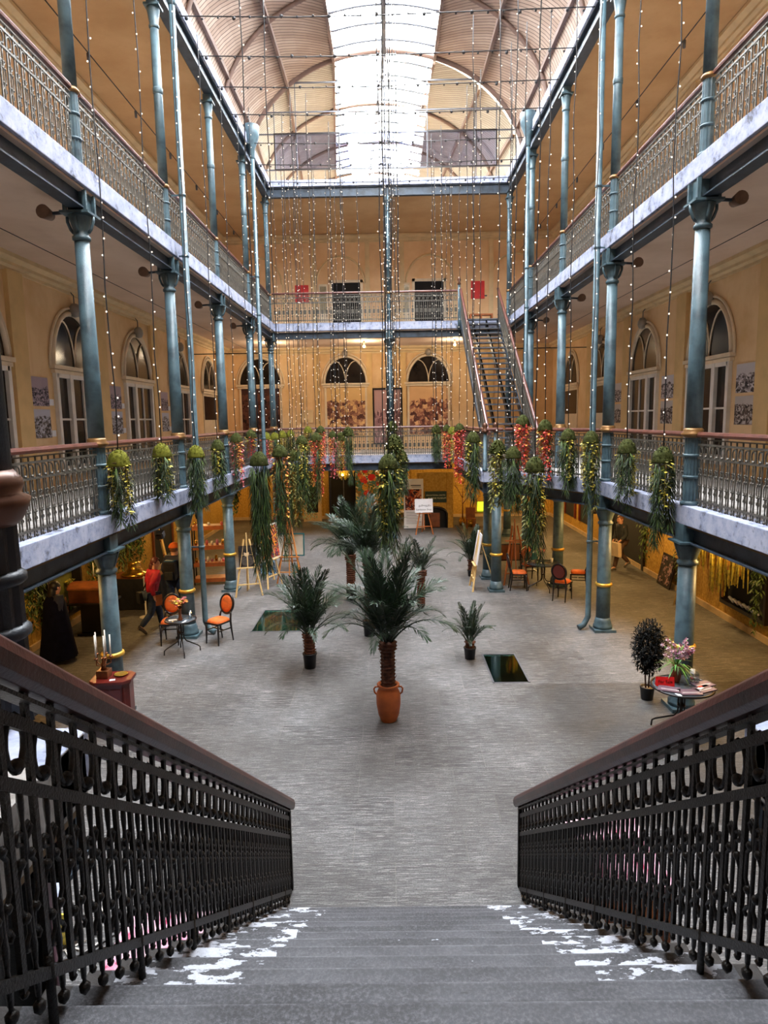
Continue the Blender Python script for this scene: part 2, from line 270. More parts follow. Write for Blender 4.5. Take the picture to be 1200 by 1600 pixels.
# ------------------------------------------------------------------ mesh building
class MB:
    def __init__(s): s.v = []; s.f = []; s.mi = []; s.sm = []; s.cur = 0
    def add(s, vs, fs, smooth=False):
        o = len(s.v); s.v += [tuple(v) for v in vs]
        for f in fs: s.f.append([i + o for i in f]); s.mi.append(s.cur); s.sm.append(smooth)
        return s
    def mat(s, i): s.cur = i; return s
    def box(s, c, d, rz=0.0, rot=None):
        x, y, z = d[0] / 2, d[1] / 2, d[2] / 2
        vs = [Vector((a * x, b * y, e * z)) for a in (-1, 1) for b in (-1, 1) for e in (-1, 1)]
        R = rot if rot is not None else (Matrix.Rotation(rz, 3, 'Z') if rz else None)
        if R is not None: vs = [R @ v for v in vs]
        C = Vector(c); vs = [v + C for v in vs]
        return s.add(vs, [(0, 1, 3, 2), (4, 6, 7, 5), (0, 4, 5, 1), (2, 3, 7, 6), (0, 2, 6, 4), (1, 5, 7, 3)])
    def b2(s, a, b): return s.box([(a[i] + b[i]) / 2 for i in range(3)], [abs(b[i] - a[i]) for i in range(3)])
    def bar(s, p, q, w, h, up=(0, 0, 1)):
        p, q = Vector(p), Vector(q); d = (q - p); L = d.length
        if L < 1e-6: return s
        d /= L; u = Vector(up)
        if abs(d.dot(u)) > .98: u = Vector((1, 0, 0))
        a = d.cross(u).normalized(); u = a.cross(d)
        return s.box((p + q) / 2, (L, w, h), rot=Matrix((d, a, u)).transposed())
    def tube(s, pts, r, n=6, cap=True, closed=False):
        P = [Vector(p) for p in pts]; m = len(P); rs = r if isinstance(r, (list, tuple)) else [r] * m
        vs = []; prev = None
        for i in range(m):
            if closed: t = P[(i + 1) % m] - P[i - 1]
            else: t = P[min(i + 1, m - 1)] - P[max(i - 1, 0)]
            t = t.normalized() if t.length > 1e-9 else Vector((0, 0, 1))
            if prev is None:
                a = Vector((0, 0, 1)) if abs(t.z) < .9 else Vector((1, 0, 0))
                a = (a - t * a.dot(t)).normalized()
            else:
                a = prev - t * prev.dot(t); a = a.normalized() if a.length > 1e-6 else prev
            prev = a; b = t.cross(a)
            for k in range(n):
                g = 2 * PI * k / n; vs.append(P[i] + (a * math.cos(g) + b * math.sin(g)) * rs[i])
        fs = []
        for i in range(m if closed else m - 1):
            j = (i + 1) % m
            for k in range(n): fs.append((i * n + k, i * n + (k + 1) % n, j * n + (k + 1) % n, j * n + k))
        s.add(vs, fs, True)
        if cap and not closed:
            o = len(s.v) - m * n
            for ring, rev in ((0, True), (m - 1, False)):
                idx = [o + ring * n + k for k in range(n)]
                s.f.append(idx[::-1] if rev else idx); s.mi.append(s.cur); s.sm.append(False)
        return s
    def lathe(s, prof, n=20, c=(0, 0, 0), rib=0, ribd=0.0, smooth=True):
        vs = []; m = len(prof)
        for (r, z) in prof:
            for k in range(n):
                g = 2 * PI * k / n; rr = r * (1 - ribd * (k % 2)) if rib else r
                vs.append((c[0] + rr * math.cos(g), c[1] + rr * math.sin(g), c[2] + z))
        fs = [(i * n + k, i * n + (k + 1) % n, (i + 1) * n + (k + 1) % n, (i + 1) * n + k) for i in range(m - 1) for k in range(n)]
        s.add(vs, fs, smooth and not rib); o = len(s.v) - m * n
        for ring, rev in ((0, True), (m - 1, False)):
            if prof[ring][0] > 1e-5:
                idx = [o + ring * n + k for k in range(n)]
                s.f.append(idx[::-1] if rev else idx); s.mi.append(s.cur); s.sm.append(False)
        return s
    def ball(s, c, r, n=8, m=6, sc=(1, 1, 1), jit=0.0, half=False):
        vs = []; C = Vector(c)
        for i in range(m + 1):
            th = (PI / 2 if half else PI) * i / m
            for k in range(n):
                g = 2 * PI * k / n; q = r * (1 + (random.uniform(-jit, jit) if jit else 0))
                vs.append(C + Vector((q * math.sin(th) * math.cos(g) * sc[0], q * math.sin(th) * math.sin(g) * sc[1], q * math.cos(th) * sc[2])))
        fs = [(i * n + k, (i + 1) * n + k, (i + 1) * n + (k + 1) % n, i * n + (k + 1) % n) for i in range(m) for k in range(n)]
        s.add(vs, fs, True)
        if half:
            o = len(s.v) - n; s.f.append([o + k for k in range(n)][::-1]); s.mi.append(s.cur); s.sm.append(False)
        return s
    def poly(s, vs): return s.add(vs, [tuple(range(len(vs)))])
    def ext(s, pts, vec):
        """closed polygon extruded by a vector"""
        n = len(pts); V = Vector(vec); a = [Vector(p) for p in pts]
        return s.add(a + [p + V for p in a], [tuple(range(n))[::-1], tuple(range(n, 2 * n))] + [(i, (i + 1) % n, n + (i + 1) % n, n + i) for i in range(n)])
    def sweep(s, prof, path, side=(1, 0, 0), up=(0, 0, 1), cap=True):
        """profile (u sideways, w up) carried along a path"""
        S, U = Vector(side), Vector(up); n = len(prof); m = len(path)
        vs = [Vector(p) + S * u + U * w for p in path for (u, w) in prof]
        fs = [(i * n + k, i * n + (k + 1) % n, (i + 1) * n + (k + 1) % n, (i + 1) * n + k) for i in range(m - 1) for k in range(n)]
        s.add(vs, fs)
        if cap:
            o = len(s.v) - n * m
            s.f.append([o + k for k in range(n)][::-1]); s.f.append([o + (m - 1) * n + k for k in range(n)])
            s.mi += [s.cur] * 2; s.sm += [False] * 2
        return s
    def leaf(s, p, d, L, w, droop=0.25):
        """one folded leaf from point p along d"""
        p = Vector(p); d = Vector(d).normalized(); a = d.cross(Vector((0, 0, 1)))
        a = a.normalized() if a.length > 1e-4 else Vector((1, 0, 0))
        q = p + d * (L * .45); e = p + d * L + Vector((0, 0, -droop * L))
        return s.add([p, q + a * w / 2, e, q - a * w / 2], [(0, 1, 2, 3)])
    def mesh(s, name, mats, bevel=0.0):
        me = bpy.data.meshes.new(name)
        me.from_pydata(s.v, [], s.f)
        for mm in (mats if isinstance(mats, (list, tuple)) else [mats]): me.materials.append(MT[mm] if isinstance(mm, str) else mm)
        me.polygons.foreach_set('material_index', s.mi); me.polygons.foreach_set('use_smooth', s.sm)
        bm = bmesh.new(); bm.from_mesh(me)
        bmesh.ops.recalc_face_normals(bm, faces=bm.faces[:])
        if bevel:
            es = [e for e in bm.edges if len(e.link_faces) == 2 and e.calc_face_angle(0) > .6]
            bmesh.ops.bevel(bm, geom=es, offset=bevel, segments=2, affect='EDGES', profile=.6)
        bm.to_mesh(me); bm.free(); me.update(); return me
    def build(s, name, mats, parent=None, bevel=0.0, loc=None, rz=None):
        return link(name, s.mesh(name, mats, bevel), parent, loc, rz)
def link(name, me, parent=None, loc=None, rz=None, sc=None):
    o = bpy.data.objects.new(name, me); COL.objects.link(o)
    if parent is not None: o.parent = parent
    if loc is not None: o.location = loc
    if rz is not None: o.rotation_euler = (0, 0, rz)
    if sc is not None: o.scale = sc
    return o
def tag(o, label=None, cat=None, group=None, kind=None):
    if label: o['label'] = label
    if cat: o['category'] = cat
    if group: o['group'] = group
    if kind: o['kind'] = kind
    return o
def thing(name, label, cat, loc=(0, 0, 0), rz=0.0, group=None, kind=None):
    o = bpy.data.objects.new(name, None); COL.objects.link(o); o.empty_display_size = .1
    o.location = loc; o.rotation_euler = (0, 0, rz); return tag(o, label, cat, group, kind)
def struct(name, mb, mats, label=None, cat=None, bevel=0.0):
    return tag(mb.build(name, mats, None, bevel), label, cat, None, 'structure')
KIDS = {}
def copy_tree(o, loc=None, rz=None, label=None, group=None, parent=None):
    c = o.copy(); COL.objects.link(c)
    if parent is not None: c.parent = parent
    if loc is not None: c.location = loc
    if rz is not None: c.rotation_euler = (0, 0, rz)
    if label: c['label'] = label
    if group: c['group'] = group
    for ch in list(o.children): copy_tree(ch, parent=c)
    return c
def text(name, body, size, mat, parent, loc, rot, align='CENTER', ext=0.002):
    cu = bpy.data.curves.new(name, 'FONT'); cu.body = body; cu.size = size; cu.align_x = align; cu.align_y = 'CENTER'; cu.extrude = ext
    cu.materials.append(MT[mat]); o = bpy.data.objects.new(name, cu); COL.objects.link(o)
    dg = bpy.context.evaluated_depsgraph_get(); me = bpy.data.meshes.new_from_object(o.evaluated_get(dg)); bpy.data.objects.remove(o); o = bpy.data.objects.new(name, me); COL.objects.link(o); o.parent = parent; o.location = loc; o.rotation_euler = rot; return o
SKYS, LAMPL, LAMPR, LAMPB, EXPO = 28.0, 55, 110, 32, 0.8
ORD = ['first', 'second', 'third', 'fourth', 'fifth', 'sixth', 'seventh', 'eighth', 'ninth', 'tenth', 'eleventh', 'twelfth']
# ------------------------------------------------------------------ the hall: sizes in metres
YC = [26.5, 22.47, 18.44, 14.41, 10.38, 6.35]
XL, XR = -4.5, 4.66           # column rows
EL, ER = -4.35, 4.57          # gallery edges
WL, WR, WB = -7.55, 7.70, 32.0
Z1, Z2, ZT = 3.30, 8.38, 13.0
VX, VA, VB, VZ = 0.05, 5.15, 4.0, 14.0
def vz(x): return VZ + VB * math.sqrt(max(0, 1 - ((x - VX) / VA) ** 2))

# floor with two glazed pits
PITS = [(-3.2, -2.05, 14.62, 16.37), (1.79, 2.46, 11.48, 12.97)]
mb = MB(); xs = sorted({-8.0, 8.1} | {p[0] for p in PITS} | {p[1] for p in PITS}); ys = sorted({-4.2, 32.3} | {p[2] for p in PITS} | {p[3] for p in PITS})
for i in range(len(xs) - 1):
    for j in range(len(ys) - 1):
        mx, my = (xs[i] + xs[i + 1]) / 2, (ys[j] + ys[j + 1]) / 2
        if any(a < mx < b and c < my < d for a, b, c, d in PITS): continue
        mb.poly([(xs[i], ys[j], 0), (xs[i + 1], ys[j], 0), (xs[i + 1], ys[j + 1], 0), (xs[i], ys[j + 1], 0)])
bmf = mb.mesh('floor', 'floor'); bm = bmesh.new(); bm.from_mesh(bmf); bmesh.ops.remove_doubles(bm, verts=bm.verts[:], dist=1e-4); bm.to_mesh(bmf); bm.free()
tag(link('floor', bmf), 'grey stone slab paving of the hall', 'floor', None, 'structure')
for (a, b, c, d), lab in zip(PITS, ('teal glass floor panel over a pit, behind the left palm', 'dark green glass floor panel right of the small palm')):
    t = thing('glass_floor_panel', lab, 'floor panel', ((a + b) / 2, (c + d) / 2, 0))
    w, h = (b - a) / 2, (d - c) / 2
    m2 = MB(); m2.b2((-w, -h, -.9), (w, h, -.86))
    for q in ((-w - .02, -h, -w, h), (w, -h, w + .02, h), (-w, -h - .02, w, -h), (-w, h, w, h + .02)): m2.b2((q[0], q[1], -.9), (q[2], q[3], -.012))
    m2.build('pit_lining', plain('pit_green', (40, 84, 76), .6, 0, .3, 3) if a > 0 else plain('pit_teal', (96, 168, 158), .6, 0, .3, 3), t)
    MB().b2((-w + .004, -h + .004, -.02), (w - .004, h - .004, -.004)).build('glass_pane', 'pitglass', t)
    m2 = MB(); 
    for q in ((-w, -h, -w + .03, h), (w - .03, -h, w, h), (-w, -h, w, -h + .03), (-w, h - .03, w, h)): m2.b2((q[0], q[1], -.003), (q[2], q[3], .006))
    m2.build('metal_rim', 'steel', t)

# walls in three storeys
def storey_wall(name, box, lab):
    mb = MB(); (x0, x1, y0, y1) = box
    for i, (z0, z1) in enumerate(((0, Z1 - .3), (Z1 - .3, Z2 - .3), (Z2 - .3, ZT + .4))): mb.mat(i).b2((x0, y0, z0), (x1, y1, z1))
    struct(name, mb, ['yellow', 'tan', 'tanup'], lab, 'wall')
storey_wall('wall_left', (WL - .3, WL, -4.2, WB + .3), 'left wall: yellow stone below, tan plaster above')
storey_wall('wall_right', (WR, WR + .3, -4.2, WB + .3), 'right wall: yellow stone below, tan plaster above')
storey_wall('wall_back', (WL, WR, WB, WB + .3), 'end wall: yellow stone below, tan plaster above')
storey_wall('wall_front', (WL, WR, -4.5, -4.2), 'wall behind the head of the staircase')

# galleries: slab, painted fascia, beam, plaster soffit
PLAT = [(ER, 14.45), (2.99, 17.72), (2.48, 17.72), (2.48, 26.4)]     # stair platform edge on the right, first floor
def gallery(z, lvl):
    outl = {'left': [(WL, -4.2), (EL, -4.2), (EL, 26.4), (WL, 26.4)],
            'right': [(WR, -4.2), (ER, -4.2)] + (PLAT if lvl == 1 else [(ER, 26.4)]) + [(WR, 26.4)],
            'back': [(WL, 26.4), (WR, 26.4), (WR, WB), (WL, WB)],
            'front_left': [(EL, -4.2), (-1.42, -4.2), (-1.42, 2.9), (EL, 2.9)], 'front_right': [(1.62, -4.2), (ER, -4.2), (ER, 2.9), (1.62, 2.9)]}
    if lvl == 2: outl['front'] = [(EL, -4.2), (ER, -4.2), (ER, 1.2), (EL, 1.2)]; del outl['front_left'], outl['front_right']
    for sd, pts in outl.items():
        mb = MB(); mb.ext([(x, y, z - .3) for x, y in pts], (0, 0, .3))
        struct('floor_gallery_%s' % sd, mb, 'slabtop', '%s gallery slab of the %s floor' % (sd.replace('_', ' '), 'first' if lvl == 1 else 'second'), 'gallery floor')
        mb = MB(); mb.ext([(x, y, z - .33) for x, y in pts], (0, 0, .028))
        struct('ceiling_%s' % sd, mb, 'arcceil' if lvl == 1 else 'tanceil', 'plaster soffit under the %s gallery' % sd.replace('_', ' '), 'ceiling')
    runs = [[(EL, 2.9 if lvl == 1 else 1.2), (EL, 26.4)], [(EL, 26.4), ((2.48 if lvl == 1 else ER), 26.4)],
            ([(ER, 2.9)] + PLAT[:1] if lvl == 1 else [(ER, 1.2), (ER, 26.4)])]
    if lvl == 1: runs += [PLAT, [(-1.42, 2.9), (EL, 2.9)], [(ER, 2.9), (1.62, 2.9)]]
    nm = {0: 'left', 1: 'back', 2: 'right', 3: 'platform', 4: 'front_left', 5: 'front_right'}
    for k, pts in enumerate(runs):
        f = MB(); b = MB()
        for p, q in zip(pts[:-1], pts[1:]):
            P, Q = Vector((*p, 0)), Vector((*q, 0)); d = (Q - P).normalized(); nn = Vector((-d.y, d.x, 0))
            c = Vector((0.05, 14, 0)); mid = (P + Q) / 2
            if nn.dot(c - mid) < 0: nn = -nn
            a1, a2 = P + nn * .05, Q + nn * .05
            i1, i2 = P - nn * .30, Q - nn * .30
            f.ext([(a1.x, a1.y, z - .29), (a2.x, a2.y, z - .29), (i2.x, i2.y, z - .29), (i1.x, i1.y, z - .29)], (0, 0, .295))
            m1, m2 = P - nn * .12, Q - nn * .12
            b.bar((m1.x, m1.y, z - .435), (m2.x, m2.y, z - .435), .04, .27)
            b.bar((m1.x, m1.y, z - .565), (m2.x, m2.y, z - .565), .22, .022); b.bar((m1.x, m1.y, z - .305), (m2.x, m2.y, z - .305), .22, .022)
        struct('trim_fascia_%s' % nm[k], f, 'fascia', 'peeling blue white edge of the %s gallery, %s floor' % (nm[k].replace('_', ' '), 'first' if lvl == 1 else 'second'), 'gallery edge', .012)
        struct('beam_%s' % nm[k], b, 'ironbeam', 'blue iron beam under the %s gallery edge, %s floor' % (nm[k].replace('_', ' '), 'first' if lvl == 1 else 'second'), 'beam')
gallery(Z1, 1); gallery(Z2, 2)

# upper ceiling of the galleries and the eaves
mb = MB()
for (x0, x1, y0, y1) in ((WL, XL - .1, -4.2, WB), (XR + .1, WR, -4.2, WB), (XL - .1, XR + .1, 26.62, WB), (XL - .1, XR + .1, -4.2, 2.9)): mb.b2((x0, y0, ZT + .02), (x1, y1, ZT + .12))
struct('ceiling', mb, 'roofceil', 'tan ceiling of the upper galleries', 'ceiling')
for nm, x, s in (('left', EL - .05, -1), ('right', ER + .05, 1)):
    mb = MB(); mb.b2((x, 2.6, ZT), (x + s * .04, 26.6, ZT + .34)); mb.b2((x - s * .08, 2.6, ZT - .03), (x + s * .16, 26.6, ZT)); mb.b2((x - s * .08, 2.6, ZT + .31), (x + s * .16, 26.6, ZT + .34))
    struct('beam_roof_%s' % nm, mb, 'ironbeam', 'dark blue roof beam over the %s columns' % nm, 'beam')
    mb = MB(); mb.ext([(x - s * .12, 2.6, ZT + .35), (x - s * .12, 2.6, ZT + .6), (VX + s * (VA + .1), 2.6, ZT + .8), (VX + s * (VA + .1), 2.6, ZT + .5)], (0, 23.95, 0))
    mb.b2((VX + s * VA, 2.6, ZT + .5), (VX + s * (VA + .12), 26.55, VZ + .05))
    struct('trim_eaves_%s' % nm, mb, 'fascia', 'pale eaves ledge under the %s side of the vault' % nm, 'eaves')
mb = MB(); mb.b2((EL - .2, 26.42, ZT - .03), (ER + .2, 26.6, ZT)); mb.b2((EL - .2, 26.49, ZT), (ER + .2, 26.53, ZT + .3)); mb.b2((EL - .2, 26.42, ZT + .29), (ER + .2, 26.6, ZT + .32))
struct('beam_roof_back', mb, 'ironbeam', 'dark blue roof beam across the end of the hall', 'beam')
mb = MB(); mb.b2((VX - VA - .1, 26.36, ZT + .33), (VX + VA + .1, 26.66, ZT + .55))
struct('trim_eaves_back', mb, 'fascia', 'pale ledge under the glazed lunette', 'eaves')

# vault
def arc(x0, x1, n, off=0.0):
    out = []
    for i in range(n + 1):
        a0 = math.acos(max(-1, min(1, (x0 - VX) / VA))); a1 = math.acos(max(-1, min(1, (x1 - VX) / VA))); a = a0 + (a1 - a0) * i / n
        out.append(((VA + off) * math.cos(a), VZ + (VB + off) * math.sin(a)))
    return out
def vault(y0, y1, loc, rz, tagname, ribs, labs):
    def sw(name, poly, mat, lab, cat):
        mb = MB(); n = len(poly)
        mb.add([(u, y, z) for y in (y0, y1) for (u, z) in poly], [(k, (k + 1) % n, n + (k + 1) % n, n + k) for k in range(n)] + [tuple(range(n))[::-1], tuple(range(n, 2 * n))])
        o = struct(name, mb, mat, lab, cat); o.location = loc; o.rotation_euler = (0, 0, rz); return o
    for s, sd in ((-1, 'left'), (1, 'right')):
        a = arc(VX + s * VA, VX + s * 1.8, 14); b = arc(VX + s * VA, VX + s * 1.8, 14, .12)
        sw('ceiling_vault_%s' % sd, a + b[::-1], 'boards' if rz == 0 else 'boards2', 'boarded %s half of the vault %s' % (sd, tagname), 'vault')
    a = arc(VX - 1.8, VX + 1.8, 12, .05); b = arc(VX - 1.8, VX + 1.8, 12, .065)
    sw('skylight', a + b[::-1], 'sky', 'curved white skylight along the crown %s' % tagname, 'skylight')
    R = MB()
    for y in ribs:
        p = arc(VX - VA, VX + VA, 40, -.05); R.tube([(u, y, z) for u, z in p], .075, 6)
    for x in (-4.85, -3.55, -1.84, 1.84, 3.55, 4.85):
        z = vz(VX + x) - .05; R.bar((x, y0, z), (x, y1, z), .10, .16)
    o = struct('trim_ribs', R, 'rib', 'brown ribs and purlins of the vault %s' % tagname, 'vault ribs'); o.location = loc; o.rotation_euler = (0, 0, rz)
    G = MB(); y = y0 + .5
    G.bar((0, y0, VZ + VB - .04), (0, y1, VZ + VB - .04), .15, .2)
    while y < y1:
        G.tube([(u, y, z) for u, z in arc(VX - 1.8, VX + 1.8, 12, -.03)], .045, 5); y += 1.03
    o = struct('trim_glazing_bars', G, 'steel', 'thin glazing bars of the skylight %s' % tagname, 'glazing bars'); o.location = loc; o.rotation_euler = (0, 0, rz)
vault(2.6, 26.55, (VX, 0, 0), 0, 'over the hall', YC + [2.7], None)
RB = math.radians(4.0)
vault(.15, 26.0, (VX, 26.5, 0), RB, 'beyond the lunette', [4.1, 8.1, 12.1, 16.1, 20.1], None)
mb = MB()
for s in (-1, 1): mb.b2((s * VA, .15, 13.15), (s * (VA + .12), 26, VZ + .05))
mb.b2((-VA, 26, 13.15), (VA, 26.2, 18.4)); mb.b2((-VA, .3, 13.14), (VA, 26, 13.2))
o = struct('wall_far_hall', mb, 'tanceil', 'walls of the hall beyond the lunette', 'wall'); o.location = (VX, 26.5, 0); o.rotation_euler = (0, 0, RB)
# roof end above the camera
mb = MB(); p = arc(VX - VA, VX + VA, 28); mb.ext([(VX + u, 2.45, z) for u, z in p] + [(VX + VA, 2.45, ZT), (VX - VA, 2.45, ZT)], (0, .15, 0))
struct('wall_roof_end', mb, 'tanup', 'gable closing the vault above the staircase', 'wall')

# lunette window
lun = tag(bpy.data.objects.new('window_1', None), 'glazed lunette closing the vault', 'window', None, 'structure'); COL.objects.link(lun); lun.location = (VX, 26.5, 0)
P = arc(VX - VA, VX + VA, 48)
MB().tube([(u, 0, z) for u, z in P], .11, 8).build('arch_frame', 'rib', lun)
zb = [(ZT + .55, 'steel'), (13.95, 'steel'), (15.2, 'steel'), (15.95, 'steel'), (16.95, 'steel')]
f = MB()
for z, _ in zb:
    w = VA * math.sqrt(1 - ((z - VZ) / VB) ** 2) if z > VZ else VA
    f.bar((-w, 0, z), (w, 0, z), .04, .045)
for x in (-4.1, -3.3, -1.72, 0, 1.55, 3.35, 4.1):
    f.bar((x, 0, ZT + .55), (x, 0, VZ + VB * math.sqrt(1 - (x / VA) ** 2) - .03), .035, .03, up=(1, 0, 0))
f.build('glazing_grid', 'steel', lun)
def pane(z0, z1, x0=None, x1=None, y=.03):
    pts = []
    if x0 is not None: pts = [(x0, y, z0), (x1, y, z0), (x1, y, z1), (x0, y, z1)]
    else:
        n = 10; zz = [z0 + (z1 - z0) * i / n for i in range(n + 1)]
        ww = [VA * math.sqrt(max(0, 1 - ((z - VZ) / VB) ** 2)) if z > VZ else VA for z in zz]
        pts = [(w, y, z) for w, z in zip(ww, zz)] + [(-w, y, z) for w, z in list(zip(ww, zz))[::-1]]
    return pts
mb = MB(); mb.poly(pane(15.2, VZ + VB - .02)); mb.poly(pane(ZT + .55, 13.95))
for s in (-1, 1): mb.poly(pane(13.95, 15.2, s * 4.1, s * 4.85))
mb.build('clear_pane', 'pane', lun)
for x0, x1 in ((-4.1, -3.3), (-3.3, -1.72), (-1.72, 0), (0, 1.55), (1.55, 3.35), (3.35, 4.1)): MB().poly(pane(13.95, 15.2, x0 + .02, x1 - .02)).build('tinted_pane', 'bandpane', lun)
mb = MB()
for x in (-4.1, -3.3, -1.72, 1.55, 3.35, 4.1): mb.bar((x, -.02, 13.93), (x, -.02, 15.22), .06, .05, up=(1, 0, 0))
for z in (13.95, 15.2):
    for a, b in ((-4.1, -1.72), (1.55, 4.1)): mb.bar((a, -.02, z), (b, -.02, z), .06, .05)
mb.build('sash_frame', 'black', lun)

# cornices and pilasters
def cornice(prof, path, side, name, lab, mat='trim'):
    mb = MB(); mb.sweep(prof, path, side); struct(name, mb, mat, lab, 'cornice')
CP = [(0, 0), (.06, 0), (.06, .06), (.14, .10), (.14, .16), (.26, .22), (.26, .30), (0, .30)]
for lvl, z in ((2, Z2 - .63), (3, ZT - .3)):
    cornice(CP, [(WL, -4, z), (WL, WB, z)], (1, 0, 0), 'trim_cornice_left', 'moulded cornice on the left wall, storey %d' % lvl)
    cornice(CP, [(WR, -4, z), (WR, WB, z)], (-1, 0, 0), 'trim_cornice_right', 'moulded cornice on the right wall, storey %d' % lvl)
    cornice(CP, [(WL, WB, z), (WR, WB, z)], (0, -1, 0), 'trim_cornice_back', 'moulded cornice on the end wall, storey %d' % lvl)
mb = MB(); mu = MB()
for y in (9.9, 13.95, 17.95, 22.0, 26.0, 30.1):
    for x, s in ((WL, 1), (WR, -1)): mb.b2((x, y - .28, Z1), (x + s * .10, y + .28, Z2 - .62)); mu.b2((x, y - .28, Z2), (x + s * .10, y + .28, ZT - .28))
for x in (-3.3, -.86, .72, 4.8): mb.b2((x - .13, WB - .08, Z1), (x + .13, WB, Z2 - .62)); mu.b2((x - .1, WB - .08, Z2), (x + .1, WB, ZT - .28))
struct('trim_pilasters_lower', mb, 'pil', 'ochre pilasters between the first floor windows', 'pilasters'); struct('trim_pilasters_upper', mu, 'trim', 'pale pilasters of the second floor walls', 'pilasters')
mb = MB()
for x, s in ((WL, 1), (WR, -1)): mb.b2((x, -4.2, 0), (x + s * .05, WB, .14))
mb.b2((WL, WB - .05, 0), (WR, WB, .14)); struct('baseboard_ground', mb, 'stone', 'low stone plinth along the ground floor walls', 'skirting')

# arched windows of the first floor
WN = [1]
def arched_window(loc, rz, flip, half, top, lab, kind='sash', spring=2.72):
    """local x along the wall, y out of the wall, z up from the gallery floor"""
    WN[0] += 1
    t = tag(bpy.data.objects.new('window_%d' % WN[0], None), lab, 'window', None, 'structure'); COL.objects.link(t); t.location = loc; t.rotation_euler = (0, 0, rz)
    h = half; b = top - spring
    A = [(h * math.cos(PI * i / 24), spring + b * math.sin(PI * i / 24)) for i in range(25)]
    MB().ext([(x, .0, z) for x, z in A], (0, .015, 0)).build('arch_pane', 'dkglass', t)
    m = MB(); m.sweep([(-.02, 0), (.14, 0), (.14, .05), (.04, .09), (-.02, .09)], [(0, 0, 0)] * 0 or [(0, 0, 0), (0, 0, 0)]) if 0 else None
    m.tube([((h + .05) / h * x, .03, spring + (z - spring) * (b + .05) / b) for x, z in A], .06, 6)
    m.tube([((h + .17) / h * x, .03, spring + (z - spring) * (b + .17) / b) for x, z in A], .035, 6)
    m.box((0, .06, spring - .02), (2 * h + .36, .14, .09)); m.box((0, .05, spring - .12), (2 * h + .24, .10, .08))
    m.build('arch_moulding', 'cream', t)
    TR = None; g = MB()
    for s in (-1, 1):
        g.tube([(s * h * .98 * (1 - math.cos(q)) * .5 * 1.0 if 0 else s * (h * .5 - h * .5 * math.cos(q)), .03, spring + b * .86 * math.sin(q)) for q in [PI / 2 * i / 8 for i in range(9)]], .022, 5)
    g.build('tracery', 'cream', t)
    z0, z1 = .35, spring - .16
    if kind == 'sash':
        xm = -h * .36 * flip * -1
        MB().b2((-h, 0, z0), (h, .012, z1)).build('casement_pane', 'dkglass', t)
        f = MB()
        for x in (-h, h): f.b2((x - .06, 0, z0 - .1), (x + .06, .09, z1))
        f.b2((xm - .08, 0, z0 - .1), (xm + .08, .1, z1)); f.b2((-h, 0, z0 - .12), (h, .1, z0 + .1)); f.b2((-h, 0, z1 - .09), (h, .09, z1 + .02))
        fo = f.build('frame', 'white', t)
        bars = MB(); a, c = (xm, flip * -h) if 0 else (xm, -flip * h)
        bars.b2((-h, .01, 1.5), (h, .05, 1.545)); xc = (xm + c) / 2; bars.b2((xc - .022, .01, z0), (xc + .022, .05, z1))
        for xx in (xm + .12 * (1 if c > xm else -1),): bars.b2((xx - .03, .01, z0), (xx + .03, .06, z1))
        bars.build('glazing_bars', 'white', fo)
    elif kind == 'door':
        MB().b2((-h, 0, .05), (h, .03, z1)).build('door_leaf', 'cream', t); MB().b2((-h * .9, .03, 1.5), (h * .9, .045, z1 - .1)).build('door_pane', 'dkglass', t)
    else:
        f = MB()
        for x in (-h, h): f.b2((x - .05, 0, 0), (x + .05, .07, z1))
        f.build('frame', 'cream', t)
    return t
for i, y in enumerate((8.4, 12.45, 16.45, 20.55, 24.6, 28.7)):
    arched_window((WL, y, Z1), -PI / 2, 1, 1.03, 3.95, 'arched white window on the left wall, %s bay from the staircase' % ORD[i], 'sash' if i < 5 else 'door')
    arched_window((WR, y, Z1), PI / 2, -1, 1.03, 3.95, 'arched white window on the right wall, %s bay from the staircase' % ORD[i], 'sash' if i < 4 else 'door')
for x, l in ((-5.98, 'left'), (-1.98, 'middle'), (1.9, 'right')):
    arched_window((x, WB, Z1), PI, 1, .95, 4.28, 'half round window over the %s mural of the end wall' % l, 'panel', 3.08)
# second floor arches and doors of the end wall
mb = MB()
for x in (-2.1, 2.0, -5.9, 5.9): mb.tube([(x + 1.1 * math.cos(PI * i / 20), WB - .02, 10.9 + 1.2 * math.sin(PI * i / 20)) for i in range(21)], .05, 5); mb.b2((x - 1.2, WB - .05, Z2), (x - 1.1, WB, 10.9)); mb.b2((x + 1.1, WB - .05, Z2), (x + 1.2, WB, 10.9))
struct('trim_blind_arches', mb, 'trim', 'blind arches over the upper doors', 'arches')
for k, (x0, x1) in enumerate(((-2.49, -1.2), (1.3, 2.62))):
    t = tag(bpy.data.objects.new('door_%d' % (k + 1), None), 'dark open doorway on the upper end wall, %s one' % ('left', 'right')[k], 'door', None, 'structure'); COL.objects.link(t); t.location = ((x0 + x1) / 2, WB, Z2)
    w = (x1 - x0) / 2; MB().b2((-w, -.03, 0), (w, 0, 2.55)).build('dark_opening', 'void', t)
    f = MB(); f.b2((-w - .12, -.07, 0), (-w, 0, 2.67)); f.b2((w, -.07, 0), (w + .12, 0, 2.67)); f.b2((-w - .12, -.07, 2.55), (w + .12, 0, 2.67)); f.build('door_frame', 'cream', t)
    f = MB(); f.b2((-w - .62, -.06, .2), (-w - .22, 0, 2.5)); f.build('side_light_frame', 'cream', t)
    f = MB(); f.b2((-w - .56, -.075, 1.2), (-w - .28, -.05, 2.4)); f.build('side_light_pane', plain('frosted_glass', (150, 136, 104), .2), t)

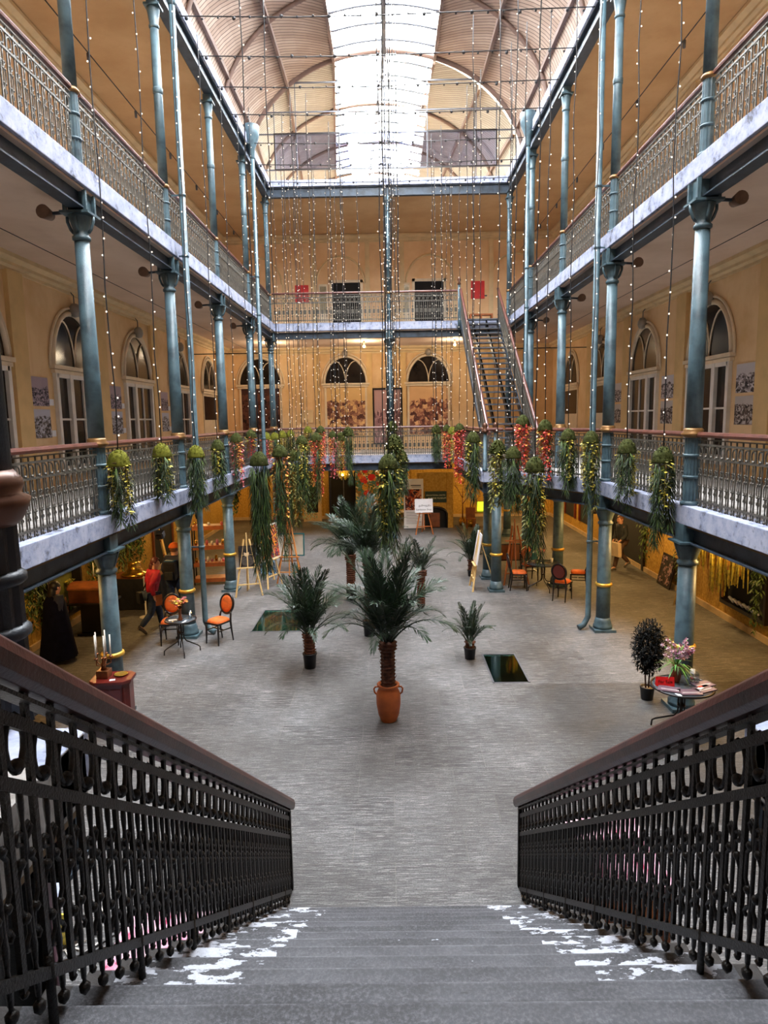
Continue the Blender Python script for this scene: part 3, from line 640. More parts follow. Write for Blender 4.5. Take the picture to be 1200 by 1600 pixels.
# near staircase
NST, RISE, TREAD = 15, .22, .3143
t = thing('staircase', 'worn grey stone staircase with flaking white paint, descending into the hall', 'staircase', (0, 0, 0), kind='structure')
for n in range(1, NST + 1):
    yn = 5.97 - TREAD * n; z = RISE * n; y2 = yn - TREAD - .03 if n < NST else -4.2
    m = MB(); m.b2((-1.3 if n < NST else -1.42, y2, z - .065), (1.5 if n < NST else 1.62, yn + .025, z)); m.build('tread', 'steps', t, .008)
m = MB()
for n in range(1, NST + 1):
    yn = 5.97 - TREAD * n; m.b2((-1.22, yn - .05, RISE * (n - 1)), (1.42, yn - .02, RISE * n - .06))
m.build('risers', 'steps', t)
for x in (-1.24, 1.44):
    m = MB(); m.ext([(x - .04, 6.0, 0), (x - .04, 5.6, 0), (x - .04, 1.2, 3.3 - .42), (x - .04, 1.2, 3.2), (x - .04, 5.66, .16)], (.08, 0, 0)); m.build('stringer', 'dark', t)

# columns
def make_column(label, bottom=True):
    t = thing('column', label, 'column')
    if bottom:
        m = MB(); m.box((0, 0, .03), (.46, .46, .06)); m.lathe([(.205, .06), (.205, .13), (.18, .16), (.185, .2), (.165, .24), (.155, .3)], 24); m.build('base', 'iron', t)
        MB().lathe([(.152, .3), (.146, 1.0), (.136, 2.5)], 24).build('lower_shaft', 'iron', t)
        MB().lathe([(.150, 1.0), (.178, 1.015), (.185, 1.04), (.178, 1.065), (.15, 1.08)], 24).build('gilded_ring', 'gold', t)
        m = MB(); m.lathe([(.137, 2.36), (.16, 2.38), (.16, 2.42), (.138, 2.44), (.138, 2.48), (.2, 2.66), (.21, 2.72)], 24); m.box((0, 0, 2.735), (.46, .46, .03)); m.box((0, 0, 2.88), (.3, .3, .26))
        for a in range(4):
            c, s = math.cos(a * PI / 2), math.sin(a * PI / 2); m.ext([(c * .14 - s * -.02, s * .14 + c * -.02, 2.46), (c * .14 - s * .02, s * .14 + c * .02, 2.46), (c * .22 - s * .02, s * .22 + c * .02, 2.7), (c * .22 - s * -.02, s * .22 + c * -.02, 2.7)], (0, 0, .02))
        m.build('lower_capital', 'iron', t)
    m = MB(); m.lathe([(.15, Z1 + .005), (.15, Z1 + .05), (.12, Z1 + .07)], 24); m.lathe([(.118, Z1 + .07), (.112, 4.36)], 28, rib=1, ribd=.1)
    for z in (3.72, 4.05): m.lathe([(.115, z), (.132, z + .012), (.132, z + .034), (.115, z + .046)], 24)
    m.build('fluted_pedestal', 'iron', t)
    MB().lathe([(.112, 4.34), (.17, 4.38), (.175, 4.41), (.14, 4.43), (.15, 4.46), (.12, 4.49)], 24).build('gilded_collar', 'collar', t)
    MB().lathe([(.122, 4.49), (.118, 5.5), (.104, 7.42)], 24).build('middle_shaft', 'iron', t)
    m = MB(); m.lathe([(.105, 7.38), (.13, 7.4), (.13, 7.44), (.108, 7.46), (.108, 7.52), (.16, 7.72), (.17, 7.74)], 24); m.box((0, 0, 7.755), (.42, .42, .035)); m.box((0, 0, 7.93), (.24, .24, .3))
    for a in range(4):
        c, s = math.cos(a * PI / 2 + PI / 4), math.sin(a * PI / 2 + PI / 4); m.bar((c * .21, s * .21, 7.77), (c * .21, s * .21, 8.06), .05, .05, up=(1, 0, 0))
        c, s = math.cos(a * PI / 2), math.sin(a * PI / 2); m.tube([(c * .11, s * .11, 7.5), (c * .15, s * .15, 7.55), (c * .19, s * .19, 7.66), (c * .19, s * .19, 7.73)], .024, 5)
    m.build('middle_capital', 'iron', t)
    m = MB(); m.lathe([(.12, Z2 + .005), (.12, Z2 + .05), (.095, Z2 + .07)], 24); m.lathe([(.095, Z2 + .07), (.09, 9.42)], 24, rib=1, ribd=.08)
    for z in (8.78, 9.12): m.lathe([(.094, z), (.108, z + .012), (.108, z + .03), (.094, z + .042)], 24)
    m.build('upper_pedestal', 'iron', t)
    MB().lathe([(.092, 9.42), (.115, 9.44), (.115, 9.47), (.092, 9.5)], 24).build('upper_ring', 'collar', t)
    m = MB(); m.lathe([(.093, 9.5), (.082, 12.5)], 24); m.lathe([(.09, 11.2), (.098, 11.22), (.098, 11.3), (.09, 11.32)], 24); m.build('upper_shaft', 'iron', t)
    m = MB(); m.lathe([(.083, 12.4), (.1, 12.42), (.1, 12.46), (.085, 12.48), (.12, 12.72), (.13, 12.78)], 24); m.box((0, 0, 12.8), (.3, .3, .04)); m.box((0, 0, 12.9), (.2, .2, .14)); m.build('upper_capital', 'iron', t)
    return t
C0 = make_column('x'); 
first = True
for sd, x in (('left', XL), ('right', XR)):
    for k, y in enumerate(YC[::-1]):
        lab = 'blue grey iron column with gilded rings, %s from the staircase in the %s row' % (ORD[k], sd)
        if k == 5: lab = 'blue grey iron column at the far %s corner of the galleries' % sd
        g = 'columns along the galleries'
        if first: C0.location = (x, y, 0); C0['label'] = lab; C0['group'] = g; first = False
        else: copy_tree(C0, (x, y, 0), 0, lab, g)
copy_tree(C0, (.08, 26.5, 0), 0, 'blue iron column in the middle of the end gallery, wrapped by light strings', 'columns along the galleries')
PC = thing('platform_column', 'blue column with gilded ring under the near corner of the stair platform', 'column', (2.87, 17.95, 0), group='stair platform columns')
m = MB(); m.box((0, 0, .03), (.42, .42, .06)); m.lathe([(.19, .06), (.19, .13), (.165, .17), (.15, .28)], 24); m.build('base', 'iron', PC)
MB().lathe([(.142, .28), (.13, 2.5)], 24).build('shaft', 'iron', PC); MB().lathe([(.14, .98), (.17, 1.0), (.175, 1.02), (.17, 1.04), (.14, 1.06)], 24).build('gilded_ring', 'gold', PC)
m = MB(); m.lathe([(.13, 2.44), (.155, 2.46), (.135, 2.5), (.2, 2.7)], 24); m.box((0, 0, 2.86), (.3, .3, .3)); m.build('capital', 'iron', PC)
copy_tree(PC, (2.85, 19.4, 0), 0, 'blue column with gilded ring behind the white display board, under the stair platform', 'stair platform columns')
# columns at the head of the stair, their shade put into a darker iron colour
for x, l in ((-1.88, 'left'), (2.08, 'right')):
    t = thing('shaded_column', 'iron column darkened in colour for shade, with bronze ring at the head of the staircase, %s of it' % l, 'column', (x, 3.05, 0))
    m = MB(); m.lathe([(.2, 0), (.2, .2), (.15, .28), (.145, 2.7), (.2, 2.75), (.2, 3.0)], 24); m.build('lower_shaft', 'shadecol', t)
    m = MB(); m.lathe([(.16, 3.3), (.145, 3.4), (.14, 4.25)], 28, rib=1, ribd=.1)
    for z in (3.7, 3.96): m.lathe([(.14, z), (.165, z + .02), (.165, z + .05), (.14, z + .07)], 24)
    m.build('fluted_pedestal', 'shadecol', t)
    MB().lathe([(.14, 4.24), (.17, 4.27), (.20, 4.33), (.21, 4.37), (.17, 4.39), (.185, 4.43), (.18, 4.46), (.145, 4.5)], 28).build('bronze_ring', 'bronze', t)
    MB().lathe([(.142, 4.5), (.11, 8.05)], 24).build('upper_shaft', 'shadecol', t)

# downpipes with hopper heads
def pipe(x, y, lab, zt=13.25):
    t = thing('downpipe', lab, 'downpipe', (x, y, 0), group='rainwater downpipes'); s = 1 if x < 0 else -1
    MB().tube([(s * .22, -.05, .05), (s * .1, -.02, .1), (0, 0, .28), (0, 0, 1), (0, 0, zt)], .062, 12).build('pipe', 'iron', t)
    m = MB(); m.lathe([(.066, zt - .35), (.08, zt - .3), (.1, zt - .05), (.24, zt + .28), (.26, zt + .62), (.24, zt + .64)], 14); m.build('hopper_head', 'iron', t)
    for z in (1.95, 4.1, 8.1, 9.3): m = MB(); m.lathe([(.062, z), (.075, z + .01), (.075, z + .05), (.062, z + .06)], 14); m.bar((0, 0, z + .03), (-s * .22, 0, z + .03), .03, .03); m.build('strap', 'iron', t)
pipe(-4.17, 14.55, 'blue downpipe beside the third column on the left, near the single chair'); pipe(-4.17, 22.5, 'blue downpipe beside the fifth column on the left')
pipe(4.36, 14.5, 'blue downpipe beside the third column on the right'); pipe(4.42, 22.0, 'blue downpipe beside the fifth column on the right')
# ------------------------------------------------------------------ railings
def baluster_meshes(mat, w=.05):
    a = MB(); a.b2((-.010, -.008, .03), (.010, .008, 1.01)); a.ball((0, 0, .02), .013, 6, 4)
    pm = a.mesh('plain_bar', mat)
    b = MB()
    b.tube([(0, 0, z) for z in (.06, .12, .16, .22, .28, .5, .56, .60, .66, .72)], [.009, .012, .007, .012, .008, .008, .012, .007, .011, .008], 6)
    b.ball((0, 0, .025), .021, 7, 5); b.tube([(0, 0, .09), (0, 0, .0)], .007, 5)
    for s in (-1, 1):
        b.tube([(s * x, 0, z) for x, z in ((.008, .57), (.028, .585), (.04, .565), (.03, .55), (.012, .54), (.012, .5), (.05 * w / .05 * .9, .455), (.045, .40), (.045, .36), (.014, .31), (.012, .27), (.03, .255), (.04, .235), (.025, .225))], .008, 5)
        b.ball((s * .026, 0, .49), .017, 6, 4); b.ball((s * .026, 0, .325), .017, 6, 4)
    b.tube([(.046 * math.cos(q), 0, .835 + .078 * math.sin(q)) for q in [2 * PI * i / 14 for i in range(14)]], .010, 5, closed=True)
    b.ball((0, 0, .765), .024, 7, 5); b.ball((0, 0, .905), .013, 6, 4)
    return pm, b.mesh('scroll_bar', mat)
PG, SG = baluster_meshes('railiron'); PD, SD = baluster_meshes('dark')
RAILP = [(-.045, -.02), (-.05, .01), (-.035, .04), (0, .052), (.035, .04), (.05, .01), (.045, -.02), (.02, -.03), (-.02, -.03)]
def railing(p, q, z, label, detail=True, wood='wood', pitch=.165, group=None):
    P, Q = Vector((*p, z)), Vector((*q, z)); L = (Q - P).length; a = math.atan2(Q.y - P.y, Q.x - P.x)
    t = thing('gallery_railing', label, 'railing', P, a, group)
    MB().sweep(RAILP, [(0, 0, 1.08), (L, 0, 1.08)], (0, 1, 0)).build('handrail', wood, t)
    m = MB(); m.b2((0, -.02, 1.005), (L, .02, 1.02)); m.b2((0, -.014, .925), (L, .014, .955)); m.build('upper_rail', 'railiron', t)
    MB().b2((0, -.014, .725), (L, .014, .755)).build('middle_rail', 'railiron', t); MB().b2((0, -.014, .085), (L, .014, .115)).build('bottom_rail', 'railiron', t)
    n = max(2, round(L / pitch)); st = L / n
    if detail:
        for i in range(n):
            link('plain_baluster', PG, t, ((i + .02) * st + .02, 0, 0)); link('scroll_baluster', SG, t, ((i + .5) * st, 0, 0))
    else:
        m = MB()
        for i in range(n):
            x = (i + .02) * st + .02; m.b2((x - .011, -.01, .03), (x + .011, .01, 1.01)); x += st / 2
            m.b2((x - .009, -.008, .04), (x + .009, .008, .74)); m.box((x, 0, .4), (.09, .016, .15)); m.box((x, 0, .55), (.06, .014, .04)); m.box((x, 0, .25), (.06, .014, .04))
            m.tube([(x + .046 * math.cos(k), 0, .835 + .078 * math.sin(k)) for k in [2 * PI * j / 8 for j in range(8)]], .01, 4, closed=True)
        m.build('iron_grille', 'railiron', t)
    return t
for lvl, z, nm in ((1, Z1, 'first'), (2, Z2, 'second')):
    yy = [2.95 if lvl == 1 else 1.2] + YC[::-1]
    for sd, x in (('left', EL - .12), ('right', ER + .12)):
        for k in range(len(yy) - 1):
            y0, y1 = yy[k] + (.14 if k else 0), yy[k + 1] - .14
            if lvl == 1 and sd == 'right' and k >= 3: continue
            railing((x, y0), (x, y1), z, 'ornate iron railing with brown handrail, %s floor %s gallery, %s bay from the staircase' % (nm, sd, ORD[k]), 1 <= k <= 3, group='gallery railings')
for k, (x0, x1) in enumerate(((EL, -.1), (.22, 2.4))): railing((x0, 26.32), (x1, 26.32), Z1, 'iron railing of the first floor end gallery, %s the middle column' % ('left of', 'right of')[k], False, group='gallery railings')
for k, (x0, x1) in enumerate(((EL, -.1), (.22, 2.68))): railing((x0, 26.32), (x1, 26.32), Z2, 'iron railing of the second floor end gallery, %s the middle column' % ('left of', 'right of')[k], False, group='gallery railings')
railing((4.55, 14.55), (3.06, 17.6), Z1, 'iron railing along the slanting edge of the stair platform', True, group='gallery railings')
railing((2.98, 17.66), (2.55, 17.66), Z1, 'short iron railing at the tip of the stair platform', True, group='gallery railings')
railing((2.55, 17.8), (2.55, 26.2), Z1, 'iron railing along the inner side of the stair platform', False, group='gallery railings')
for (x, y) in ((2.52, 17.72), (2.95, 18.7)):
    t = thing('newel_post', 'blue iron post with bronze cap, %s' % ('at the tip of the stair platform' if x < 2.7 else 'at the foot of the upper staircase'), 'post', (x, y, Z1))
    MB().lathe([(.07, 0), (.07, .06), (.05, .08), (.045, 1.0)], 14).build('shaft', 'iron', t); MB().lathe([(.06, 1.0), (.1, 1.02), (.1, 1.06), (.05, 1.1), (.07, 1.18), (.05, 1.25), (0, 1.27)], 14).build('cap', 'bronze', t)

# railings of the near staircase
SHP = [(-.055, -.05), (-.06, .0), (-.05, .035), (-.025, .055), (0, .06), (.025, .055), (.05, .035), (.06, 0), (.055, -.05), (.035, -.075), (-.035, -.075)]
def stair_z(y): return .90 + .70 * (6.28 - y)      # handrail centre
def stair_railing(x, label):
    y0, y1 = 6.22, .9; L = y0 - y1
    t = thing('stair_railing', label, 'railing', (x, 0, 0), group='wrought iron railings of the near staircase')
    MB().sweep(SHP, [(0, y0 + .08, stair_z(y0 + .08)), (0, 1.25, stair_z(1.25)), (0, .9, stair_z(.9))], (1, 0, 0)).build('handrail', 'stairwood', t, .004)
    for nm, dz, w in (('top_bar', -.10, .012), ('upper_rail', -.175, .035), ('middle_rail', -.37, .035), ('bottom_rail', -.965, .035)):
        m = MB(); m.bar((0, y0, stair_z(y0) + dz), (0, y1, stair_z(y1) + dz), .022 if nm != 'top_bar' else .06, w); m.build(nm, 'dark', t)
    m = MB(); m.b2((-.022, y0 - .022, 0), (.022, y0 + .022, stair_z(y0) - .05)); m.build('newel_bar', 'dark', t)
    n = 40; st = L / n
    for i in range(n):
        y = y0 - (i + .5) * st; z = stair_z(y) - 1.09
        o = link('scroll_baluster', SD, t, (0, y, z)); o.rotation_euler = (0, 0, PI / 2); o.scale = (1.0, .95, 1.02)
        if i:
            y = y0 - i * st; o = link('plain_baluster', PD, t, (0, y, stair_z(y) - 1.03)); o.rotation_euler = (0, 0, PI / 2); o.scale = (1.15, 1.0, 1.0)
    m = MB(); k = 0
    for i in range(3, n, 5):
        y = y0 - i * st; nn = min(NST, math.floor((5.97 - y) / TREAD)); zt = max(0, RISE * nn)
        s = 1 if x > 0 else -1
        m = MB(); m.tube([(0, y, stair_z(y) - .9), (0, y, zt + .12), (-s * -.0, y, zt + .03), (0, y, zt - .10)], .016, 6); m.build('support', 'dark', t)
stair_railing(-1.06, 'black wrought iron stair railing with dark wooden handrail, left of the steps'); stair_railing(1.25, 'black wrought iron stair railing with dark wooden handrail, right of the steps')

# upper staircase at the far right
U0, U1 = (19.15, Z1), (26.25, Z2); NU = 25
t = thing('upper_staircase', 'open riser iron staircase climbing from the platform to the second floor', 'staircase', (0, 0, 0))
ru, tu = (U1[1] - U0[1]) / NU, (U1[0] - U0[0]) / NU
for i in range(NU):
    m = MB(); y = U0[0] + tu * i; z = U0[1] + ru * (i + 1); m.b2((2.86, y, z - .045), (4.16, y + tu + .03, z)); m.build('tread', 'ironbeam' if 0 else 'steel', t)
for x in (2.82, 4.18, 3.26, 3.76):
    m = MB(); m.ext([(x - .025, U0[0], Z1), (x - .025, U0[0] + .35, Z1), (x - .025, U1[0], Z2 - .3), (x - .025, U1[0], Z2)], (.05, 0, 0)); m.build('stringer', 'ironbeam' if x in (2.82, 4.18) else 'dark', t)
def up_rail(x, lab, ya):
    sl = (U1[1] - U0[1]) / (U1[0] - U0[0]); zf = lambda y: Z1 + (y - U0[0]) * sl
    t = thing('upper_stair_railing', lab, 'railing', (x, 0, 0))
    MB().sweep(RAILP, [(0, ya, zf(ya) + 1.12), (0, U1[0], zf(U1[0]) + 1.12)], (1, 0, 0)).build('handrail', 'wood', t)
    for nm, dz in (('upper_rail', .95), ('middle_rail', .75), ('bottom_rail', .18)): MB().bar((0, ya, zf(ya) + dz), (0, U1[0], zf(U1[0]) + dz), .03, .03).build(nm, 'railiron', t)
    m = MB(); n = 56
    for i in range(n):
        y = ya + (U1[0] - ya) * i / n; m.b2((-.009, y - .01, zf(y) + .15), (.009, y + .01, zf(y) + 1.08)); y += .06; m.box((0, y, zf(y) + .48), (.016, .07, .16)); m.box((0, y, zf(y) + .86), (.016, .05, .13)); m.box((0, y, zf(y) + .6), (.012, .016, .8))
    m.build('iron_grille', 'railiron', t)
up_rail(2.8, 'sloping iron railing with brown handrail, left side of the upper staircase', 18.9); up_rail(4.2, 'sloping iron railing with brown handrail, right side of the upper staircase', 19.0)
t = thing('newel_post', 'tall blue iron post with finial at the head of the upper staircase', 'post', (2.75, 26.32, Z2)); MB().lathe([(.07, -.35), (.06, 0), (.05, 1.3)], 12).build('shaft', 'iron', t); MB().lathe([(.05, 1.3), (.08, 1.32), (.04, 1.4), (.07, 1.48), (.03, 1.58), (0, 1.6)], 12).build('finial', 'bronze', t)

# ------------------------------------------------------------------ pictures on the walls
PN = [0]
SEP = [((206, 200, 204), (132, 120, 122), (40, 34, 38)), ((196, 196, 212), (120, 110, 108), (36, 30, 32)), ((200, 190, 186), (110, 92, 84), (44, 34, 32)), ((176, 158, 172), (118, 108, 122), (34, 30, 42))]
def print_on_wall(x, y, z, w, h, nx, label, hor, amp, cap=True, group=None):
    """nx: +1 left wall, -1 right wall"""
    PN[0] += 1; sky, mid, dk = SEP[PN[0] % 4]
    mt = picture('town_view_%d' % PN[0], 1, sky, mid, dk, PN[0] * 1.37, hor, amp, 15 + PN[0] % 4)
    t = thing('photo_print', label, 'photograph', (x, y, z), 0, group)
    MB().b2((0 if nx > 0 else -.02, -w / 2, -h / 2), (.02 if nx > 0 else 0, w / 2, h / 2)).build('print', mt, t)
    if cap: yy = w / 2 + .13 if nx > 0 else -w / 2 - .13; MB().b2((0 if nx > 0 else -.01, yy - .09, -h / 2 + .02), (.01 if nx > 0 else 0, yy + .09, -h / 2 + .16)).build('caption_card', 'paper', t)
for k, yb in enumerate((12.45, 16.45, 20.55, 24.6)):
    for j, (z, wd) in enumerate(((5.42, 'upper'), (4.73, 'lower'))):
        print_on_wall(WL + .006, yb - 1.82, z, .88, .62, 1, 'black and white city photograph, %s of the pair before the %s left wall window' % (wd, ORD[k + 1]), .62 if j == 0 else .75, .7)
        if k: print_on_wall(WR - .006, yb - 1.8, z + .03, .94, .62, -1, 'black and white city photograph, %s of the pair before the %s right wall window' % (wd, ORD[k + 1]), .66 if j == 0 else .7, .5)
def mural(x0, x1, z0, z1, label, sky, mid, dk, hor, amp, frame=None, y=WB):
    PN[0] += 1; mt = picture('mural_%d' % PN[0], 0, sky, mid, dk, PN[0] * .91, hor, amp, 15)
    t = thing('mural', label, 'mural', ((x0 + x1) / 2, y, (z0 + z1) / 2)); w, h = (x1 - x0) / 2, (z1 - z0) / 2
    MB().b2((-w, -.05, -h), (w, -.02, h)).build('picture', mt, t)
    if frame:
        m = MB(); e = .07
        for q in ((-w - e, -h - e, -w, h + e), (w, -h - e, w + e, h + e), (-w, h, w, h + e), (-w, -h - e, w, -h)): m.b2((q[0], -.09, q[1]), (q[2], -.01, q[3]))
        m.build('frame', frame, t)
mural(-2.95, -1.03, 4.0, 6.22, 'large sepia mural of a rocky old town, left of the black framed doorway picture', (236, 196, 136), (172, 122, 98), (92, 58, 52), .72, .3)
mural(.98, 2.86, 4.0, 6.24, 'large sepia mural of a hilltop town, right of the black framed doorway picture', (236, 192, 144), (168, 112, 94), (88, 54, 50), .7, .34)
mural(-.66, .6, 3.6, 6.08, 'pinkish arch picture in a tall black frame at the middle of the end wall', (204, 166, 166), (168, 126, 128), (104, 74, 80), .62, .8, 'black')
mural(-6.9, -5.1, 4.0, 6.2, 'dark figurative painting filling the arch at the left of the end wall', (70, 44, 40), (110, 70, 58), (36, 24, 26), .9, .2)
for x0, x1, z0, z1, l in ((-4.2, -3.58, 10.1, 10.86, 'red square panel on the upper end wall, left of the doors'), (3.88, 4.5, 10.12, 10.9, 'red square panel on the upper end wall, beside the staircase head')):
    t = thing('red_artwork', l, 'panel', ((x0 + x1) / 2, WB, (z0 + z1) / 2))
    w, h = (x1 - x0) / 2, (z1 - z0) / 2; MB().b2((-w, -.05, -h), (w, -.003, h)).build('board', 'red', t, .006)
    MB().b2((w, -.02, -h + .1), (w + .12, 0, -h + .16)).build('bracket', 'steel', t)
t = thing('orange_cabinet', 'small orange framed cabinet on the second floor by the staircase head', 'cabinet', (4.15, 30.6, Z2))
m = MB(); m.b2((-.5, -.2, .78), (.5, .2, .84)); m.build('top', 'orangew', t); m = MB()
for x in (-.47, .47, 0): m.b2((x - .03, -.2, 0), (x + .03, -.14, .78)); m.b2((x - .03, .14, 0), (x + .03, .2, .78))
m.build('frame', 'orangew', t); MB().b2((-.5, -.18, .3), (.5, .18, .34)).build('shelf', 'orangew', t)
t = thing('wall_niche_box', 'shallow pale box fixed to the end wall above the first floor railing', 'box', (-3.83, WB, 4.9)); MB().b2((-.3, -.1, -.3), (.3, -.003, .3)).build('box', 'trim', t, .01)

# wall lamps and round spotlights under the galleries
L0 = thing('wall_lamp', 'x', 'wall lamp'); m = MB(); m.tube([(0, 0, .42), (.06, 0, .45), (.12, 0, .38), (.12, 0, .2)], .014, 6); m.build('bracket', 'steel', L0); m = MB(); m.lathe([(0, .2), (.07, .19), (.13, .1), (.14, 0), (.1, -.1), (0, -.13)], 12, (.13, 0, 0)); m.build('globe', plain('grey_lamp_globe', (150, 142, 132), .3), L0)
fst = True
for k, y in enumerate((12.45, 16.45, 20.55, 24.6)):
    for sd, x, rz in (('left', WL, 0), ('right', WR, PI)):
        lab = 'grey globe wall lamp above the %s arched window of the %s wall' % (ORD[k + 1], sd)
        if fst: L0.location = (x, y, 7.35); L0.rotation_euler = (0, 0, rz); L0['label'] = lab; fst = False
        else: copy_tree(L0, (x, y, 7.35), rz, lab)
for k, x in enumerate((-1.98, 1.9)): copy_tree(L0, (x, WB, 7.72), -PI / 2, 'grey globe wall lamp above the %s half round window of the end wall' % ('left', 'right')[k])
S0 = thing('round_spotlight', 'x', 'spotlight'); m = MB(); m.tube([(0, -.14, 0), (0, .1, 0)], [.10, .07], 14); m.build('housing', plain('brown_spotlight', (122, 92, 74), .5), S0); MB().bar((0, 0, 0), (.3, 0, .02), .04, .04).build('arm', 'ironbeam', S0)
fst = True
for k, y in enumerate(YC[4:0:-1]):
    for sd, x, rz in (('left', XL - .48, 0), ('right', XR + .48, PI)):
        lab = 'round brown spotlight under the second floor gallery at the %s column of the %s row' % (ORD[k + 1], sd)
        if fst: S0.location = (x, y, 7.78); S0['label'] = lab; fst = False
        else:
            c = copy_tree(S0, (x, y, 7.78), 0, lab)
            if rz:
                for ch in c.children:
                    if ch.name.startswith('arm'): ch.rotation_euler = (0, 0, PI)
# suspension wires with small pendants under the upper ceilings
for sd, x in (('left', -6.0), ('right', 6.1)):
    t = thing('pendant_wire', 'taut wire with small grey pendants along the %s upper gallery' % sd, 'wire', (x, 0, 12.2))
    MB().tube([(0, 2.9, 0), (0, WB, 0)], .012, 5).build('wire', 'wire', t)
    for k in range(7): MB().lathe([(.03, -.16), (.035, -.02), (.02, 0)], 10, (0, 12.2 + 2.6 * k, 0)).build('pendant', 'steel', t)
for sd, x in (('left', -6.0), ('right', 6.1)):
    t = tag(MB().tube([(x, 2.9, 7.75), (x, WB, 7.75)], .008, 4).build('tension_wire', 'wire'), 'thin wire under the ceiling of the first floor %s gallery' % sd, 'wire')
    tag(MB().tube([(x * 1.25, 26.4, 7.3), (EL if x < 0 else ER, 26.4, 7.3)], .02, 5).build('tie_rod', 'dark'), 'dark tie rod across the far %s gallery' % sd, 'rod')
# ------------------------------------------------------------------ hanging planters and fairy lights
def garland_mesh(kind, L=1.0, seed=0):
    rnd = random.Random(seed); m = MB()
    m.tube([(0, 0, 0), (.01, 0, -L * .5), (0, .01, -L)], .004, 4, cap=False)
    if kind == 'g':
        n = 150
        for i in range(n):
            z = -L * (i / n) ** .9; w = .05 * (1 - .6 * i / n); a = rnd.uniform(0, 2 * PI)
            m.mat(rnd.random() < .22 and 1 or 0).leaf((math.cos(a) * .01, math.sin(a) * .01, z), (math.cos(a) * .55, math.sin(a) * .55, -1), .13 + w, .010, .15)
    elif kind == 'l':
        for i in range(90):
            z = -L * i / 90; a = rnd.uniform(0, 2 * PI); m.mat(rnd.choice((0, 0, 1))).leaf((math.cos(a) * .02, math.sin(a) * .02, z), (math.cos(a), math.sin(a), rnd.uniform(-.8, .3)), rnd.uniform(.05, .09), .03, .3)
    else:
        n = 120
        for i in range(n):
            z = -L * (i / n); r = .06 * (1 - .55 * i / n); a = rnd.uniform(0, 2 * PI); q = r * rnd.random()
            m.mat(1 if rnd.random() < .25 else 0).leaf((math.cos(a) * q, math.sin(a) * q, z), (math.cos(a), math.sin(a), rnd.uniform(-1, .4)), rnd.uniform(.035, .06), .038, .2)
    return m
GM = {}
for k, mats in (('g', ['lg', 'lg2']), ('y', ['ly', 'lol']), ('r', ['lr', 'lo']), ('o', ['lo', 'ly']), ('p', ['lp', 'lr']), ('l', ['lol', 'lg2'])):
    GM[k] = [garland_mesh(k, 1.0, 11 * q + ord(k)).mesh('garland', mats) for q in range(2)]
def dome_mesh(seed, mat, leafy=False):
    random.seed(seed); m = MB(); m.ball((0, 0, -.06), .168, 26, 12, (1, 1, 1.5), .07, True)
    if leafy:
        for i in range(160):
            a, b = random.uniform(0, 2 * PI), random.uniform(.1, 1.5); d = Vector((math.cos(a) * math.sin(b), math.sin(a) * math.sin(b), math.cos(b))); m.mat(i % 3 == 0 and 1 or 0).leaf(Vector((d.x * .14, d.y * .14, d.z * .2 - .06)), d + Vector((0, 0, -.3)), .08, .04)
    else:
        for i in range(420):
            a, b = random.uniform(0, 2 * PI), random.uniform(.05, 1.57); d = Vector((math.cos(a) * math.sin(b), math.sin(a) * math.sin(b), math.cos(b))); m.leaf(Vector((d.x * .155, d.y * .155, d.z * .235 - .06)), d + Vector((random.uniform(-.4, .4), random.uniform(-.4, .4), .2)), .035, .012)
    return m.mesh('moss_dome', [mat, 'lol'])
DM = {'m': dome_mesh(3, 'moss'), 'M': dome_mesh(4, 'mossy'), 'l': dome_mesh(5, 'moss', True)}
BULB = MB().ball((0, 0, 0), .014, 6, 4).mesh('bulb', 'bulb')
SKIRT = MB().lathe([(.155, 0), (.16, -.02), (.12, -.03)], 18).mesh('rim', plain('twig_rim', (92, 74, 46), .9))
ZW = 13.34
def fairy(x, y, ztop, zbot, label, near, seed, group='fairy light strings'):
    rnd = random.Random(seed); t = thing('fairy_light_string', label, 'string lights', (x, y, 0), 0, group)
    n = max(6, int((ztop - zbot) / .8)); ph = rnd.uniform(0, 6)
    path = [(.018 * math.sin(ph + i * 1.7) * (0 < i < n), .018 * math.cos(ph + i * 2.1) * (0 < i < n), ztop + (zbot - ztop) * i / n) for i in range(n + 1)]
    m = MB(); m.tube(path, .010 if near else .009, 4)
    z = ztop - rnd.uniform(.1, .3); k = 0; sp = .27; b = MB()
    while z > zbot + .05:
        f = (ztop - z) / (ztop - zbot) * n; i = min(n - 1, int(f)); q = Vector(path[i]).lerp(Vector(path[i + 1]), f - i); a = rnd.uniform(0, 2 * PI)
        p = q + Vector((.03 * math.cos(a), .03 * math.sin(a), -.01)); m.tube([q, p], .004, 3, cap=False)
        if near: link('bulb', BULB, t, p)
        else: b.ball(p, .0125, 5, 3)
        z -= sp * rnd.uniform(.7, 1.3)
    m.build('cable', 'wire', t)
    if not near: tag(b.build('bulbs', 'bulb', t), kind='stuff')
    return t
def ORDX(n): return ORD[n - 1]
CW = {'g': 'dark green', 'y': 'yellow', 'r': 'red', 'o': 'orange', 'p': 'pink', 'l': 'olive leafy'}
